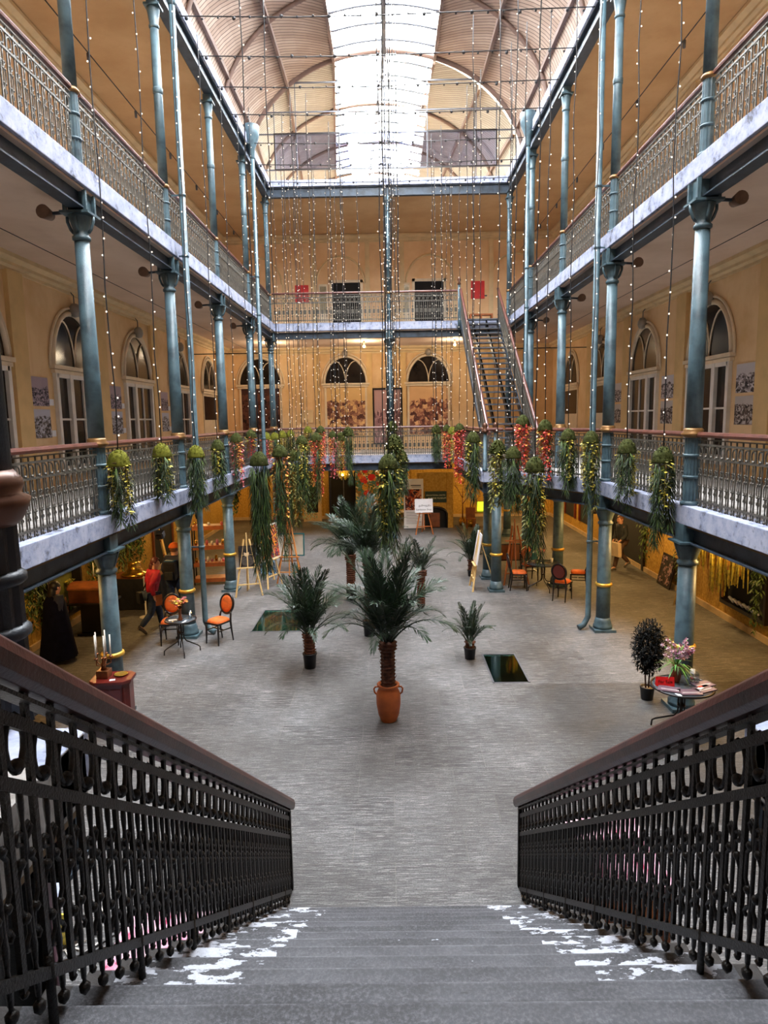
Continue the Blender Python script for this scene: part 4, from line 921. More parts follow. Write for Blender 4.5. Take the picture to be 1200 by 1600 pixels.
PL = [(-4.17,10.34,4.18,'M','gygyg',1.15),(-4.17,12.34,4.21,'M','gyggl',1.10),(-3.98,13.86,4.11,'M','ggygg',1.20),(-4.17,16.41,4.15,'m','ggygy',1.15),(-4.17,18.44,4.27,'m','opopg',1.40),(-4.17,20.44,4.33,'m','yryr',0.75),(-2.40,12.38,4.02,'m','ggggggg',2.00),(-4.17,22.9,4.21,'M','yrop',1.00),(-4.17,24.67,4.17,'M','gyo',1.00),(-2.34,14.44,4.07,'m','rogggog',2.10),(-4.1,26.0,4.20,'M','yyl',1.00),(-3.8,26.1,4.22,'M','ggl',1.00),(-2.89,20.38,3.65,'l','ggllg',2.00),(-2.49,19.25,4.16,'m','gylgy',1.70),(-3.1,26.0,4.36,'M','ygl',1.00),(-2.07,19.25,4.23,'m','orgor',1.70),(-2.49,24.75,4.37,'m','rpol',1.60),(-2.05,24.75,4.18,'m','popg',1.70),(-1.85,26.0,4.06,'l','lop',1.70),(-1.38,23.10,4.29,'l','ggl',1.50),(-0.02,11.55,3.98,'m','gyggggl',1.50),(0.30,17.32,3.75,'l','ggg',1.00),(0.12,14.44,4.20,'l','lgyl',1.00),(0.10,21.66,4.46,'l','lgl',1.20),(1.83,26.0,4.29,'l','ggg',1.30),(2.2,25.6,4.33,'m','rorg',1.60),(2.25,24.0,4.27,'M','yory',1.60),(2.3,22.0,4.40,'m','rrpr',1.70),(1.98,15.9,4.25,'m','ggygy',1.50),(2.48,15.4,4.02,'l','lylgl',1.40),(2.66,14.44,3.95,'m','gggg',1.30),(2.50,11.55,3.89,'m','ggygl',1.70),(3.2,16.2,4.62,'m','rror',1.30),(3.62,15.7,4.5,'m','yrrg',1.30),(4.0,15.1,4.30,'m','ggyg',1.30),(4.18,14.0,4.26,'m','ygygl',1.50),(4.32,12.27,4.14,'m','ygggy',1.15),(4.32,10.64,4.07,'m','gyggl',1.30)]
cnt = {}
for i, (x, y, z, kd, gs, L) in enumerate(PL):
    zone = 'left gallery' if x < -3.7 and y < 25.5 else 'right gallery' if x > 3 else 'hall axis' if abs(x) < .5 else 'left cluster' if x < 0 else 'right cluster'
    cnt[zone] = cnt.get(zone, 0) + 1
    cols = []; [cols.append(CW[c]) for c in gs if CW[c] not in cols]
    big = {'m': 'olive moss', 'M': 'bright moss', 'l': 'leafy'}[kd]
    lab = '%s dome trailing %s, %s planter of the %s row' % (big, ' and '.join(cols[:2]), ORD[cnt[zone] - 1], zone)
    t = thing('hanging_planter', lab, 'hanging planter', (x, y, z), random.Random(i).uniform(0, 6), 'hanging moss planters')
    s = 1.12 if kd == 'l' else 1.0
    link('moss_dome', DM[kd], t, (0, 0, -.07), i * 1.3, (s, s, s * (1.0 if kd != 'l' else 1.1))); link('rim', SKIRT, t, (0, 0, -.06))
    rnd = random.Random(100 + i); ng = len(gs) + (3 if L > 1.2 else 2)
    for k in range(ng):
        c = gs[k % len(gs)]; a = 2 * PI * k / ng + rnd.uniform(-.2, .2); r = .12; q = L * rnd.uniform(.62, 1.05) * (.75 if c in 'yo' else 1)
        link('garland', GM[c][k % 2], t, (r * math.cos(a), r * math.sin(a), -.08), rnd.uniform(0, 6), (1.45, 1.45, q))
    fairy(x, y, ZW, z + .085, 'fairy light string holding the %s planter of the %s row' % (ORD[cnt[zone] - 1], zone), y < 16.5, 300 + i)
EX = [(-3.75, 20.0, 4.9), (-3.35, 23.0, 4.0), (-2.95, 23.1, 3.7), (-2.75, 22.2, 4.5), (-3.45, 25.4, 4.4), (-1.62, 21.0, 4.2), (-1.75, 22.4, 4.0), (-1.5, 24.0, 3.8), (-1.38, 22.0, 4.6), (-2.25, 22.0, 4.6), (-.95, 24.2, 5.2),
      (.02, 26.2, 4.6), (.2, 26.15, 4.5), (-.06, 25.0, 4.6), (.14, 24.2, 4.5), (.24, 20.2, 4.2), (-.04, 19.0, 4.3), (.3, 22.6, 4.4), (.42, 23.5, 4.5), (.02, 17.8, 3.0), (.1, 15.5, 2.3), (-.1, 13.2, 2.2),
      (1.45, 22.0, 4.5), (1.62, 23.2, 4.4), (1.8, 22.6, 4.3), (1.95, 24.6, 4.4), (2.15, 23.4, 4.6), (1.7, 21.4, 4.8), (2.62, 20.8, 4.9), (3.0, 17.0, 4.7), (2.2, 19.0, 4.3), (3.3, 18.5, 4.8), (2.45, 18.2, 4.2)]
for i, (x, y, zb) in enumerate(EX):
    zone = 'left of the hall axis' if x < -.5 else 'along the hall axis' if x < .6 else 'right of the hall axis'
    cnt['s' + zone] = cnt.get('s' + zone, 0) + 1
    zf = lambda q: 'left of the hall axis' if q < -.5 else 'along the hall axis' if q < .6 else 'right of the hall axis'
    fairy(x, y, 17.4 if abs(x) < .5 and y > 18 else ZW, zb, 'loose fairy light string %s, %s from the left there' % (zone, ORDX(1 + sum(1 for e in EX if e[0] < x and zf(e[0]) == zone))), False, 700 + i)
for i, y in enumerate((8.4, 10.4, 12.35, 13.9, 15.7, 17.3, 18.8, 20.4, 22.4, 24.2, 25.9)):
    m = MB(); m.tube([(EL - .02, y, ZW + .0), (-2, y + .04, ZW - .05), (0, y, ZW - .07), (2, y - .03, ZW - .05), (ER + .02, y, ZW)], .013, 5)
    for k in range(26):
        x = -4.2 + k * .34; m.ball((x, y, ZW - .05 - .02 * (k % 2)), .028 if k % 3 else .045, 5, 3)
    tag(m.build('roof_cable', 'wire'), 'black cable with light sockets slung across the hall under the vault, %s from the staircase' % ORD[i], 'cable', 'roof cables')

# ------------------------------------------------------------------ palms
def frond_mesh(L, el, droop, seed, w=.30, n=40):
    rnd = random.Random(seed); pts = []; p = Vector((0, 0, 0)); a = el
    for i in range(13):
        pts.append(p.copy()); p = p + Vector((math.cos(a), 0, math.sin(a))) * (L / 12); a -= droop / 12 * (.4 + 1.4 * i / 12)
    m = MB(); m.mat(1).tube(pts, [.014 - .001 * i for i in range(13)], 5)
    for i in range(n):
        f = .16 + .84 * i / (n - 1); q = f * 12 * .999; k = int(q); c = pts[k].lerp(pts[min(12, k + 1)], q - k); tg = (pts[min(12, k + 1)] - pts[k]).normalized() if k < 12 else (pts[12] - pts[11]).normalized()
        up = Vector((-tg.z, 0, tg.x)); ll = w * (math.sin(PI * min(1, .15 + f * .8)) ** .6) * rnd.uniform(.85, 1.1)
        for s in (-1, 1):
            d = tg * (.75 + .5 * f) + Vector((0, s, 0)) * (.8 - .35 * f) + up * rnd.uniform(-.1, .5); d.normalize()
            e = c + d * ll + Vector((0, 0, -.22 * ll)); md = c + d * ll * .5; sd = d.cross(up).normalized() * .0075
            m.mat(0 if rnd.random() < .7 else 1).add([c, md + sd, e, md - sd], [(0, 1, 2, 3)])
    return m.mesh('frond', ['palm', 'palmd'])
FR = {k: [frond_mesh(1.0, el, dr, 40 + 7 * q + ord(k[0]), w) for q in range(2)] for k, el, dr, w in (('up', 1.42, .5, .27), ('mid', 1.18, 1.15, .28), ('low', .92, 1.75, .26))}
def palm(x, y, label, trunk_z, crown, pot, n=(6, 9, 6), seed=1, trunk_r=.09, pot_h=.3, flare=1.0):
    rnd = random.Random(seed); t = thing('potted_palm', label, 'palm', (x, y, 0), 0, 'potted palms')
    if pot == 'urn':
        pot_o = MB().lathe([(.12, 0), (.13, .02), (.165, .12), (.19, .28), (.19, .42), (.175, .48), (.15, .53), (.145, .55), (.175, .58), (.178, .60), (.15, .605), (.13, .56), (.12, .5)], 28).build('terracotta_urn', 'terra', t)
        for s in (-1, 1): MB().tube([(s * .15, 0, .55), (s * .2, 0, .555), (s * .225, 0, .52), (s * .215, 0, .46), (s * .18, 0, .43)], .014, 8).build('urn_handle', 'terra', pot_o)
        z0 = .48; MB().lathe([(.13, .50), (0, .51)], 16).build('soil', 'soil', pot_o)
    else:
        r = .13 * (pot_h / .3) ** .5; pot_o = MB().lathe([(r * .82, 0), (r, pot_h - .03), (r * 1.08, pot_h - .03), (r * 1.08, pot_h), (r * .95, pot_h), (r * .9, pot_h - .06)], 20).build('plant_pot', 'blackpl', t)
        MB().lathe([(r * .95, pot_h - .03), (0, pot_h - .02)], 16).build('soil', 'white' if pot == 'white' else 'soil', pot_o); z0 = pot_h - .05
    pr = []; k = max(5, int((trunk_z - z0) / .055)); 
    for i in range(k + 1):
        f = i / k; rr = trunk_r * (.95 + .12 * (flare - 1) * f + (.25 * flare if f > .85 else 0)); z = z0 + (trunk_z - z0) * f; pr += [(rr * 1.12, z), (rr * .93, z + .02)]
    m = MB(); m.lathe(pr, 12, rib=1, ribd=.12)
    for i in range(26):
        a = rnd.uniform(0, 2 * PI); f = rnd.random(); m.leaf((trunk_r * math.cos(a), trunk_r * math.sin(a), z0 + .03 + (trunk_z - z0) * f), (math.cos(a) * .5, math.sin(a) * .5, 1), .07, .03, 0)
    m.build('trunk', 'trunk', t)
    for kd, cnt_ in zip(('low', 'mid', 'up'), (n[0], n[1], n[2])):
        for i in range(cnt_):
            a = 2 * PI * i / max(1, cnt_) + rnd.uniform(-.25, .25) + (0 if kd == 'mid' else .35); s = crown * rnd.uniform(.85, 1.1) * (.74 if kd == 'low' else .86 if kd == 'mid' else 1)
            o = link('frond', FR[kd][i % 2], t, (.05 * math.cos(a), .05 * math.sin(a), trunk_z - (.02 if kd == 'low' else 0)), None, (s, s, s)); o.rotation_euler = (rnd.uniform(-.15, .15), rnd.uniform(-.08, .08), a)
    return t
palm(-.07, 10.05, 'tall palm in a two handled terracotta urn at the centre of the hall', 1.28, 1.5, 'urn', (9, 15, 13), 1, .115)
palm(-1.58, 12.37, 'bushy palm in a black pot beside the teal floor panel, left of the urn palm', .66, 1.35, 'pot', (8, 13, 10), 2, .11)
palm(1.53, 12.74, 'small upright palm in a black pot beside the dark green floor panel', .34, .78, 'pot', (3, 8, 8), 3, .09, .24)
palm(-1.05, 17.24, 'large palm in a black pot behind and left of the urn palm', 1.2, 1.55, 'pot', (10, 14, 9), 4, .12, .34)
palm(-.49, 14.25, 'palm in a black pot directly behind the urn palm', 1.72, 1.3, 'pot', (11, 14, 5), 5, .10, .36)
palm(.74, 16.24, 'slim trunk palm in a white topped pot, right of the urn palm', .98, .95, 'white', (7, 8, 3), 6, .10, .16, 1.6)
palm(2.40, 19.72, 'palm with red brown trunk behind the slanted white display board', .48, 1.1, 'pot', (5, 8, 6), 7, .09, .2)
# round clipped bush
t = thing('potted_bush', 'dark rounded bush in a black pot beside the glass table on the right', 'potted plant', (4.24, 10.72, 0)); rnd = random.Random(9)
MB().lathe([(.095, 0), (.115, .2), (.12, .2), (.12, .22), (.1, .22), (.1, .18)], 18).build('plant_pot', 'blackpl', t); MB().lathe([(.1, .19), (0, .2)], 14).build('soil', 'soil', t)
for dx in (-.025, .02): MB().tube([(dx, 0, .18), (dx * 1.5, .01, .4), (dx * .6, 0, .7)], .014, 6).build('stem', 'trunk', t)
m = MB()
for i in range(3400):
    d = Vector((rnd.gauss(0, 1), rnd.gauss(0, 1), rnd.gauss(0, 1))).normalized(); q = rnd.uniform(.4, 1.0); d2 = Vector((rnd.gauss(0, 1), rnd.gauss(0, 1), rnd.gauss(0, 1))); p = Vector((d.x * .27 * q, d.y * .27 * q, .90 + d.z * .46 * q)); m.leaf(p, d * .6 + d2 * .55 + Vector((0, 0, .2)), rnd.uniform(.05, .08), .026, .2)
m.build('foliage', 'bush', t)
# bare gilded branches
for x, y, h, l, g in ((3.2, 29.4, 2.7, 'tall bare branch tree in a gilded pot before the yellow end wall', 9), (3.5, 29.0, 1.7, 'shorter bare branch tree in a gilded pot beside the taller one', 5)):
    t = thing('branch_tree', l, 'tree', (x, y, 0)); rnd = random.Random(int(h * 10)); MB().lathe([(.12, 0), (.17, .1), (.16, .25), (.11, .32), (.13, .34)], 14).build('gilded_pot', 'brass', t); m = MB()
    def br(p, d, L, r, k):
        q = p + d * L; m.tube([p, p.lerp(q, .5) + Vector((rnd.uniform(-.04, .04), rnd.uniform(-.04, .04), 0)), q], [r, r * .8, r * .6], 5)
        if k:
            for _ in range(3): br(q if _ else p.lerp(q, .7), (d + Vector((rnd.uniform(-.6, .6), rnd.uniform(-.6, .6), rnd.uniform(-.1, .4)))).normalized(), L * .68, r * .6, k - 1)
    br(Vector((0, 0, .3)), Vector((0, 0, 1)), h * .34, .035, 3); m.build('branches', 'caramel', t)

# ------------------------------------------------------------------ yellow amaranth and green hangings of the arcades
def hanging(name, x0, y0, x1, y1, z, L, n, mats, label, kind='y', seed=0, cat='hanging garland'):
    rnd = random.Random(seed); t = thing(name, label, cat, (x0, y0, z)); m = MB(); m.bar((0, 0, 0), (x1 - x0, y1 - y0, 0), .03, .03); m.build('batten', 'dark', t)
    m = MB(); D = Vector((x1 - x0, y1 - y0, 0))
    for i in range(n):
        f = rnd.random(); l = L * rnd.uniform(.35, 1); p = D * f + Vector((rnd.uniform(-.08, .08), rnd.uniform(-.08, .08), 0))
        if kind == 'y':
            w = rnd.uniform(.024, .044); m.mat(0 if rnd.random() < .75 else 1).tube([p + Vector((0, 0, 0)), p + Vector((rnd.uniform(-.03, .03), rnd.uniform(-.03, .03), -l * .5)), p + Vector((rnd.uniform(-.05, .05), rnd.uniform(-.05, .05), -l))], [w * .6, w, w * .3], 4)
        else:
            for k in range(12): a = rnd.uniform(0, 2 * PI); m.mat(k % 2).leaf(p + Vector((0, 0, -l * k / 12)), (math.cos(a), math.sin(a), -.8), .12, .045)
    m.build('strands', mats, t); return t
for i, (y, L, n) in enumerate(((13.3, 1.9, 130), (14.0, 2.2, 120), (14.75, 1.8, 130), (15.5, 2.0, 120))): hanging('amaranth_garland', 7.1, y, 7.1, y + .55, 2.955, L, n, ['amar', 'lo'], 'yellow amaranth garland over the bottle window on the right, %s clump from the near end' % ORD[i], 'y', i)
hanging('amaranth_garland', 5.5, 20.8, 6.3, 20.9, 2.955, .7, 60, ['amar', 'lo'], 'yellow amaranth garland under the right gallery beside the black spotlight', 'y', 8)
hanging('amaranth_garland', 5.0, 22.9, 5.3, 23.0, 2.955, .65, 24, ['amar', 'ly'], 'short yellow garland behind the columns of the right gallery', 'y', 9)
hanging('amaranth_garland', 3.5, 19.6, 3.8, 19.65, 2.955, 1.0, 22, ['amar', 'lo'], 'glowing yellow garland under the stair platform, left clump', 'y', 10)
hanging('amaranth_garland', 3.95, 19.9, 4.3, 19.9, 2.955, 1.0, 20, ['amar', 'lo'], 'glowing yellow garland under the stair platform, right clump', 'y', 12)
for i, (x0, y0, x1, y1, z, L, n, lb) in enumerate(((7.5, 19.3, 7.5, 20.0, 2.7, 2.5, 46, 'dark green vine hanging down the near jamb of the right arcade doorway'), (7.5, 23.0, 7.5, 23.6, 2.7, 2.5, 40, 'dark green vine hanging down the far jamb of the right arcade doorway'), (7.5, 16.9, 7.5, 17.5, 2.7, 2.5, 46, 'thin green vine on the yellow wall right of the doorway'), (7.2, 12.9, 7.3, 13.2, 2.955, 2.8, 60, 'dense dark vine at the near end of the right arcade wall'),
    (-7.34, 16.0, -7.34, 17.2, 2.5, 2.0, 130, 'green climber on the left arcade wall behind the brown chest'), (-7.34, 17.6, -7.34, 19.6, 2.6, 2.1, 240, 'broad green climber on the left arcade wall behind the couple'), (-7.34, 13.0, -7.34, 13.8, 2.5, 2.1, 110, 'dark green climber behind the cloaked figure'), (-5.4, 22.2, -5.1, 22.6, 2.955, 1.4, 60, 'dark leafy hanging basket between the far left columns'), (-3.6, 27.0, -3.0, 27.2, 2.955, 2.4, 90, 'dark leafy curtain of plants by the orange stand'))):
    hanging('green_climber', x0, y0, x1, y1, z, L, n, ['lg', 'lg2'], lb, 'g', 40 + i, 'climbing plant')
# ------------------------------------------------------------------ furniture
def make_chair(label):
    t = thing('chair', label, 'chair', (0, 0, 0), 0, 'oval backed chairs with orange velvet')      # front is -y
    m = MB()
    m.ext([(-.2, -.21, .435), (.2, -.21, .435), (.18, .2, .435), (-.18, .2, .435)], (0, 0, .04)); sf = m.build('seat_frame', 'black', t, .008)
    m = MB(); P = []
    for z, s in ((.475, 1.0), (.505, .97), (.53, .82), (.54, .4)): P.append([(math.copysign(abs(math.cos(q)) ** .45, math.cos(q)) * .19 * s, math.copysign(abs(math.sin(q)) ** .45, math.sin(q)) * .2 * s, z) for q in [2 * PI * i / 24 for i in range(24)]])
    m.add([v for r in P for v in r], [(i * 24 + k, i * 24 + (k + 1) % 24, (i + 1) * 24 + (k + 1) % 24, (i + 1) * 24 + k) for i in range(3) for k in range(24)] + [tuple(range(72, 96))], True); m.build('seat_cushion', 'orange', sf)
    for sx in (-1, 1): MB().tube([(sx * .175, -.185, .44), (sx * .175, -.19, .25), (sx * .18, -.2, 0)], [.024, .021, .014], 8).build('front_leg', 'black', t)
    for sx in (-1, 1): MB().tube([(sx * .165, .25, 0), (sx * .165, .21, .25), (sx * .165, .19, .45), (sx * .15, .22, .58), (sx * .13, .245, .66)], [.014, .02, .024, .02, .018], 8).build('rear_leg', 'black', t)
    bc = Vector((0, .275, .79)); R = Matrix.Rotation(.18, 3, 'X').transposed()
    el = lambda rx, rz, y: [tuple(bc + Matrix.Rotation(-.18, 3, 'X') @ Vector((rx * math.cos(q), y, rz * math.sin(q)))) for q in [2 * PI * i / 28 for i in range(28)]]
    MB().tube(el(.185, .21, 0), .027, 8, closed=True).build('back_frame', 'black', t); bf = [c for c in t.children if c.name.startswith('back_frame')][0]
    m = MB(); A, B, C, D = el(.165, .19, .012), el(.16, .185, -.02), el(.11, .13, -.035), el(.165, .19, .012)
    m.add(A + B + C, [(k, (k + 1) % 28, 28 + (k + 1) % 28, 28 + k) for k in range(28)] + [(28 + k, 28 + (k + 1) % 28, 56 + (k + 1) % 28, 56 + k) for k in range(28)] + [tuple(range(56, 84))], True); m.build('back_cushion', 'orange', bf)
    m = MB(); m.ext(el(.15, .175, .014), (0, .02, .003)); m.build('back_panel', plain('dark_red_panel', (96, 34, 26), .6), bf)
    m = MB(); m.bar((-.165, -.185, .3), (-.165, .21, .3), .02, .022); m.bar((.165, -.185, .3), (.165, .21, .3), .02, .022); m.bar((-.165, 0, .3), (.165, 0, .3), .02, .022); m.build('stretcher', 'black', t)
    return t
CH = make_chair('black chair with orange oval back, alone right of the small bistro table')
CH.location = (-3.72, 13.95, 0); CH.rotation_euler = (0, 0, -.55)
copy_tree(CH, (-4.75, 13.95, 0), .12, 'black chair with orange oval back, half hidden behind the small bistro table')
copy_tree(CH, (3.5, 18.05, 0), PI / 2 - .05, 'black chair seen from the side, left of the right hand glass table')
copy_tree(CH, (4.42, 16.95, 0), 2.55, 'black chair seen from behind, nearest one at the right hand table')
copy_tree(CH, (5.1, 17.95, 0), -PI / 2 - .25, 'black chair with orange oval back, right end of the right hand table')
copy_tree(CH, (4.0, 19.0, 0), .15, 'black chair behind the right hand table, holding a bunch of dried flowers')
def bistro(loc, r, h, label, top='tabtop', a0=.4, spread=None):
    t = thing('round_table', label, 'table', loc); sp = spread or r * .95
    m = MB(); m.lathe([(0, h - .012), (r - .02, h - .012), (r - .02, h), (0, h)], 36); m.build('glass_top', top, t); m = MB(); m.tube([(r * math.cos(q), r * math.sin(q), h - .006) for q in [2 * PI * i / 36 for i in range(36)]], .017, 6, closed=True); m.build('metal_rim', 'black', t)
    for k in range(4):
        q = a0 + k * PI / 2; c, s = math.cos(q), math.sin(q)
        MB().tube([(c * r * .25, s * r * .25, h - .02), (c * .045, s * .045, h - .10), (c * .045, s * .045, .33), (c * .09, s * .09, .25), (c * sp * .85, s * sp * .85, .13), (c * sp * .98, s * sp * .98, .09), (c * sp, s * sp, 0)], .013, 7).build('leg', 'black', t)
    m = MB(); m.lathe([(.035, .42), (.06, .42), (.06, .45), (.035, .45)], 14); m.build('collar', 'black', t); return t
def bouquet(t, z, n, sp, mats, seed, L=.25, size=.05):
    rnd = random.Random(seed); m = MB(); s = MB()
    for i in range(n):
        a = rnd.uniform(0, 2 * PI); q = sp * rnd.random() ** .6; e = Vector((q * math.cos(a), q * math.sin(a), z + L * rnd.uniform(.6, 1.1))); s.tube([(0, 0, z), (e.x * .4, e.y * .4, z + L * .5), e], .004, 4)
        for k in range(7): b = 2 * PI * k / 7; m.mat(i % len(mats)).leaf(e, (math.cos(b), math.sin(b), rnd.uniform(-.1, .7)), size, size * .6, .1)
    s.build('stems', 'caramel', t); m.build('blossoms', mats, t)
bistro((-4.32, 13.3, 0), .31, .72, 'small round bistro table with dried flowers and glasses, left side of the hall', spread=.36)
t = thing('flower_vase', 'slim brown vase of orange and yellow dried flowers on the small bistro table', 'vase', (-4.30, 13.22, .72)); MB().lathe([(.045, 0), (.05, .02), (.03, .08), (.028, .2), (.04, .24)], 14).build('vase', 'caramel', t); bouquet(t, .22, 26, .16, ['lo', 'ly', 'lp', 'caramel'], 5, .2, .055)
for k, (x, y) in enumerate(((-4.12, 13.3), (-4.14, 13.42))): t = thing('drinking_glass', 'clear drinking glass on the small bistro table, %s' % ('nearer' if k == 0 else 'farther'), 'glass', (x, y, .72)); MB().lathe([(.03, 0), (.036, .14), (.033, .14), (.027, .01)], 14).build('tumbler', 'glassc', t)
t = tag(MB().box((-4.45, 13.2, .728), (.16, .1, .012), .4).build('menu_card', 'white'), 'pale folded card lying on the small bistro table', 'card')
bistro((4.16, 18.0, 0), .45, .74, 'round glass table with four orange chairs on the right side of the hall', 'tabtop', .2)
t = thing('flower_vase', 'grey glass vase of faded roses on the right hand glass table', 'vase', (4.12, 18.1, .74)); MB().lathe([(.05, 0), (.06, .08), (.035, .16), (.05, .24)], 14).build('vase', 'glassc', t); bouquet(t, .2, 14, .14, ['stone', 'lo', 'lp'], 6, .16, .06)
t = thing('paper_cup', 'cream paper cup on the right hand glass table', 'cup', (4.4, 18.05, .74)); MB().lathe([(.03, 0), (.042, .12), (.04, .12), (.028, .01)], 14).build('cup', 'wax', t)
t = thing('candle_glass', 'small lit candle glass on the right hand glass table', 'candle', (3.98, 17.95, .74)); MB().lathe([(.03, 0), (.034, .09), (.03, .09), (.027, .01)], 12).build('holder', 'glassc', t); MB().lathe([(.024, .01), (.024, .05), (0, .05)], 10).build('candle', 'ly', t)
t = thing('flower_bundle', 'fan of dried stalks lying on the chair behind the right hand table', 'flowers', (3.9, 18.95, .54)); bouquet(t, .0, 40, .2, ['lo', 'caramel', 'pine'], 7, .36, .03)
t = thing('teal_bag', 'small teal bag standing on the chair behind the right hand table', 'bag', (4.12, 18.95, .54)); MB().ext([(-.1, -.05, 0), (.1, -.05, 0), (.06, -.05, .3), (-.06, -.05, .3)], (0, .1, 0)).build('bag', 'teal', t, .01)
# front right glass table
bistro((4.27, 9.5, 0), .43, .73, 'round glass table with orchids and menus, front right beside a column', 'tabtop', .9, .42)
t = thing('orchid_vase', 'wicker vase of pink and mauve orchids on the front right glass table', 'vase', (4.24, 9.66, .73)); MB().lathe([(.05, 0), (.07, .06), (.075, .12), (.045, .2), (.055, .26)], 16).build('wicker_vase', 'caramel', t)
rnd = random.Random(4); m = MB(); s = MB(); g = MB()
for i in range(9):
    a = rnd.uniform(-.6, 2.4); e = Vector((.26 * math.cos(a) * rnd.uniform(.4, 1), .16 * math.sin(a), rnd.uniform(.5, .72))); s.tube([(0, 0, .2), (e.x * .3, e.y * .3, .42), e], .005, 4)
    for k in range(7):
        p = Vector((0, 0, .3)).lerp(e, .35 + .65 * k / 6) + Vector((rnd.uniform(-.05, .05), rnd.uniform(-.04, .04), rnd.uniform(-.03, .03))); m.mat(0 if i % 3 else 1)
        for q in range(5): b = 2 * PI * q / 5 + i; m.leaf(p, (math.cos(b), -.5, math.sin(b)), .045, .036, 0)
for i in range(34): a = rnd.uniform(0, 2 * PI); g.mat(i % 4 == 0 and 1 or 0).leaf((0, 0, .25), (math.cos(a), math.sin(a), rnd.uniform(-.2, .7)), rnd.uniform(.2, .36), .03, .4)
s.build('stems', 'fresh', t); m.build('orchid_blossoms', ['orch', 'orch2'], t); g.build('leaves', ['lg2', 'fresh'], t)
t = thing('red_table_sign', 'red folded tent sign on the front right glass table', 'sign', (4.02, 9.52, .735), -.12); MB().ext([(-.13, -.04, 0), (-.13, .04, 0), (-.13, .0, .13)], (.26, 0, 0)).build('tent_card', 'red', t); text('lettering', 'For Sale', .062, 'cab', t, (0, -.0235, .062), (1.27, 0, 0))
t = thing('candle_lantern', 'clear square lantern with a cream candle on the front right glass table', 'lantern', (4.47, 9.62, .735)); m = MB()
for q in ((-.07, -.07, .07, -.065), (-.07, .065, .07, .07), (-.07, -.07, -.065, .07), (.065, -.07, .07, .07)): m.b2((q[0], q[1], 0), (q[2], q[3], .16))
m.build('glass_sides', 'glassc', t); MB().lathe([(.035, .0), (.035, .2), (.0, .2)], 14).build('candle', 'wax', t)
for k, (x, y, a, l) in enumerate(((4.02, 9.36, -.45, 'left, under the red sign'), (4.27, 9.24, -.02, 'front one'), (4.52, 9.34, .42, 'right front'), (4.58, 9.52, .3, 'right back'))):
    m = MB(); m.box((x, y, .742), (.3, .2, .014), a); m.mat(1).box((x, y - .03, .7495), (.24, .012, .002), a); tag(m.build('menu_folder', ['mauve', 'white']), 'mauve menu folder on the front right glass table, %s' % l, 'menu', 'mauve menu folders')
t = thing('phone', 'dark phone lying on the front right glass table', 'phone', (4.13, 9.36, .735)); MB().box((0, 0, .005), (.07, .14, .01), 1.2).build('handset', 'black', t, .003)
t = thing('magnet_card', 'white and red card on the mauve menus', 'card', (4.46, 9.33, .752)); MB().box((0, 0, .006), (.1, .06, .012), .6).build('card', 'white', t); MB().box((.02, .05, .006), (.08, .04, .012), .6).build('red_tab', 'red', t)
# mahogany cabinet with candelabra
t = thing('cabinet', 'octagonal mahogany cabinet beside the first column on the left', 'cabinet', (-4.3, 9.86, 0), .1)
def octo(w, d, c): return [(-w + c, -d), (w - c, -d), (w, -d + c), (w, d - c), (w - c, d), (-w + c, d), (-w, d - c), (-w, -d + c)]
def slab8(w, d, c, z0, z1): m = MB(); m.ext([(x, y, z0) for x, y in octo(w, d, c)], (0, 0, z1 - z0)); return m
slab8(.27, .2, .09, .06, .78).build('body', 'cab', t, .006); slab8(.31, .24, .1, .80, .85).build('top', 'cab', t, .01); slab8(.29, .22, .1, .775, .8).build('top_moulding', 'cab', t); slab8(.29, .22, .1, 0, .06).build('plinth', 'cab', t)
for sx in (-1, 1): MB().b2((sx * .09 - .075, -.212, .12), (sx * .09 + .075, -.2, .72)).build('door', 'caramel' if 0 else 'cab', t, .004)
for sx in (-1, 1): MB().ball((sx * .02, -.222, .42), .012, 6, 4).build('knob', 'brass', t)
for sx in (-1, 1): MB().ext([(sx * .2, -.215, .1), (sx * .22, -.2, .1), (sx * .22, -.2, .74), (sx * .2, -.215, .74)], (0, .01, 0)).build('carved_corner', 'cab', t)
t = thing('candelabra', 'antique copper candelabra with five white candles on the mahogany cabinet', 'candelabra', (-4.43, 9.86, .85)); MB().b2((-.09, -.09, 0), (.09, .09, .12)).build('base', 'copper', t, .01); MB().lathe([(.05, .12), (.03, .16), (.045, .2), (.02, .24), (.02, .28), (.035, .3)], 12).build('stem', 'copper', t)
for k in range(5):
    a = 2 * PI * k / 5 + .3; r = .0 if 0 else .11; x, y, z = r * math.cos(a), r * math.sin(a), .3 + .02 * (k % 3)
    a_ = MB(); a_.tube([(0, 0, .22), (x * .5, y * .5, .19), (x, y, .22), (x, y, z)], .009, 6); a_.lathe([(.012, 0), (.035, .01), (.028, .03), (.014, .03)], 12, (x, y, z)); a_.build('arm', 'copper', t)
    MB().tube([(x, y, z + .02), (x * 1.05, y, z + .36 + .03 * (k % 2))], [.013, .011], 8).build('candle', 'wax', t)
t = thing('brass_plate', 'round brass plate on the mahogany cabinet', 'plate', (-4.2, 9.93, .85)); MB().lathe([(0, .006), (.06, .006), (.1, .022), (.105, .022), (.06, 0), (0, 0)], 24).build('plate', 'brass', t)
tag(MB().box((-4.25, 9.72, .853), (.08, .06, .006), .3).build('card', 'paper'), 'white card on the mahogany cabinet', 'card')

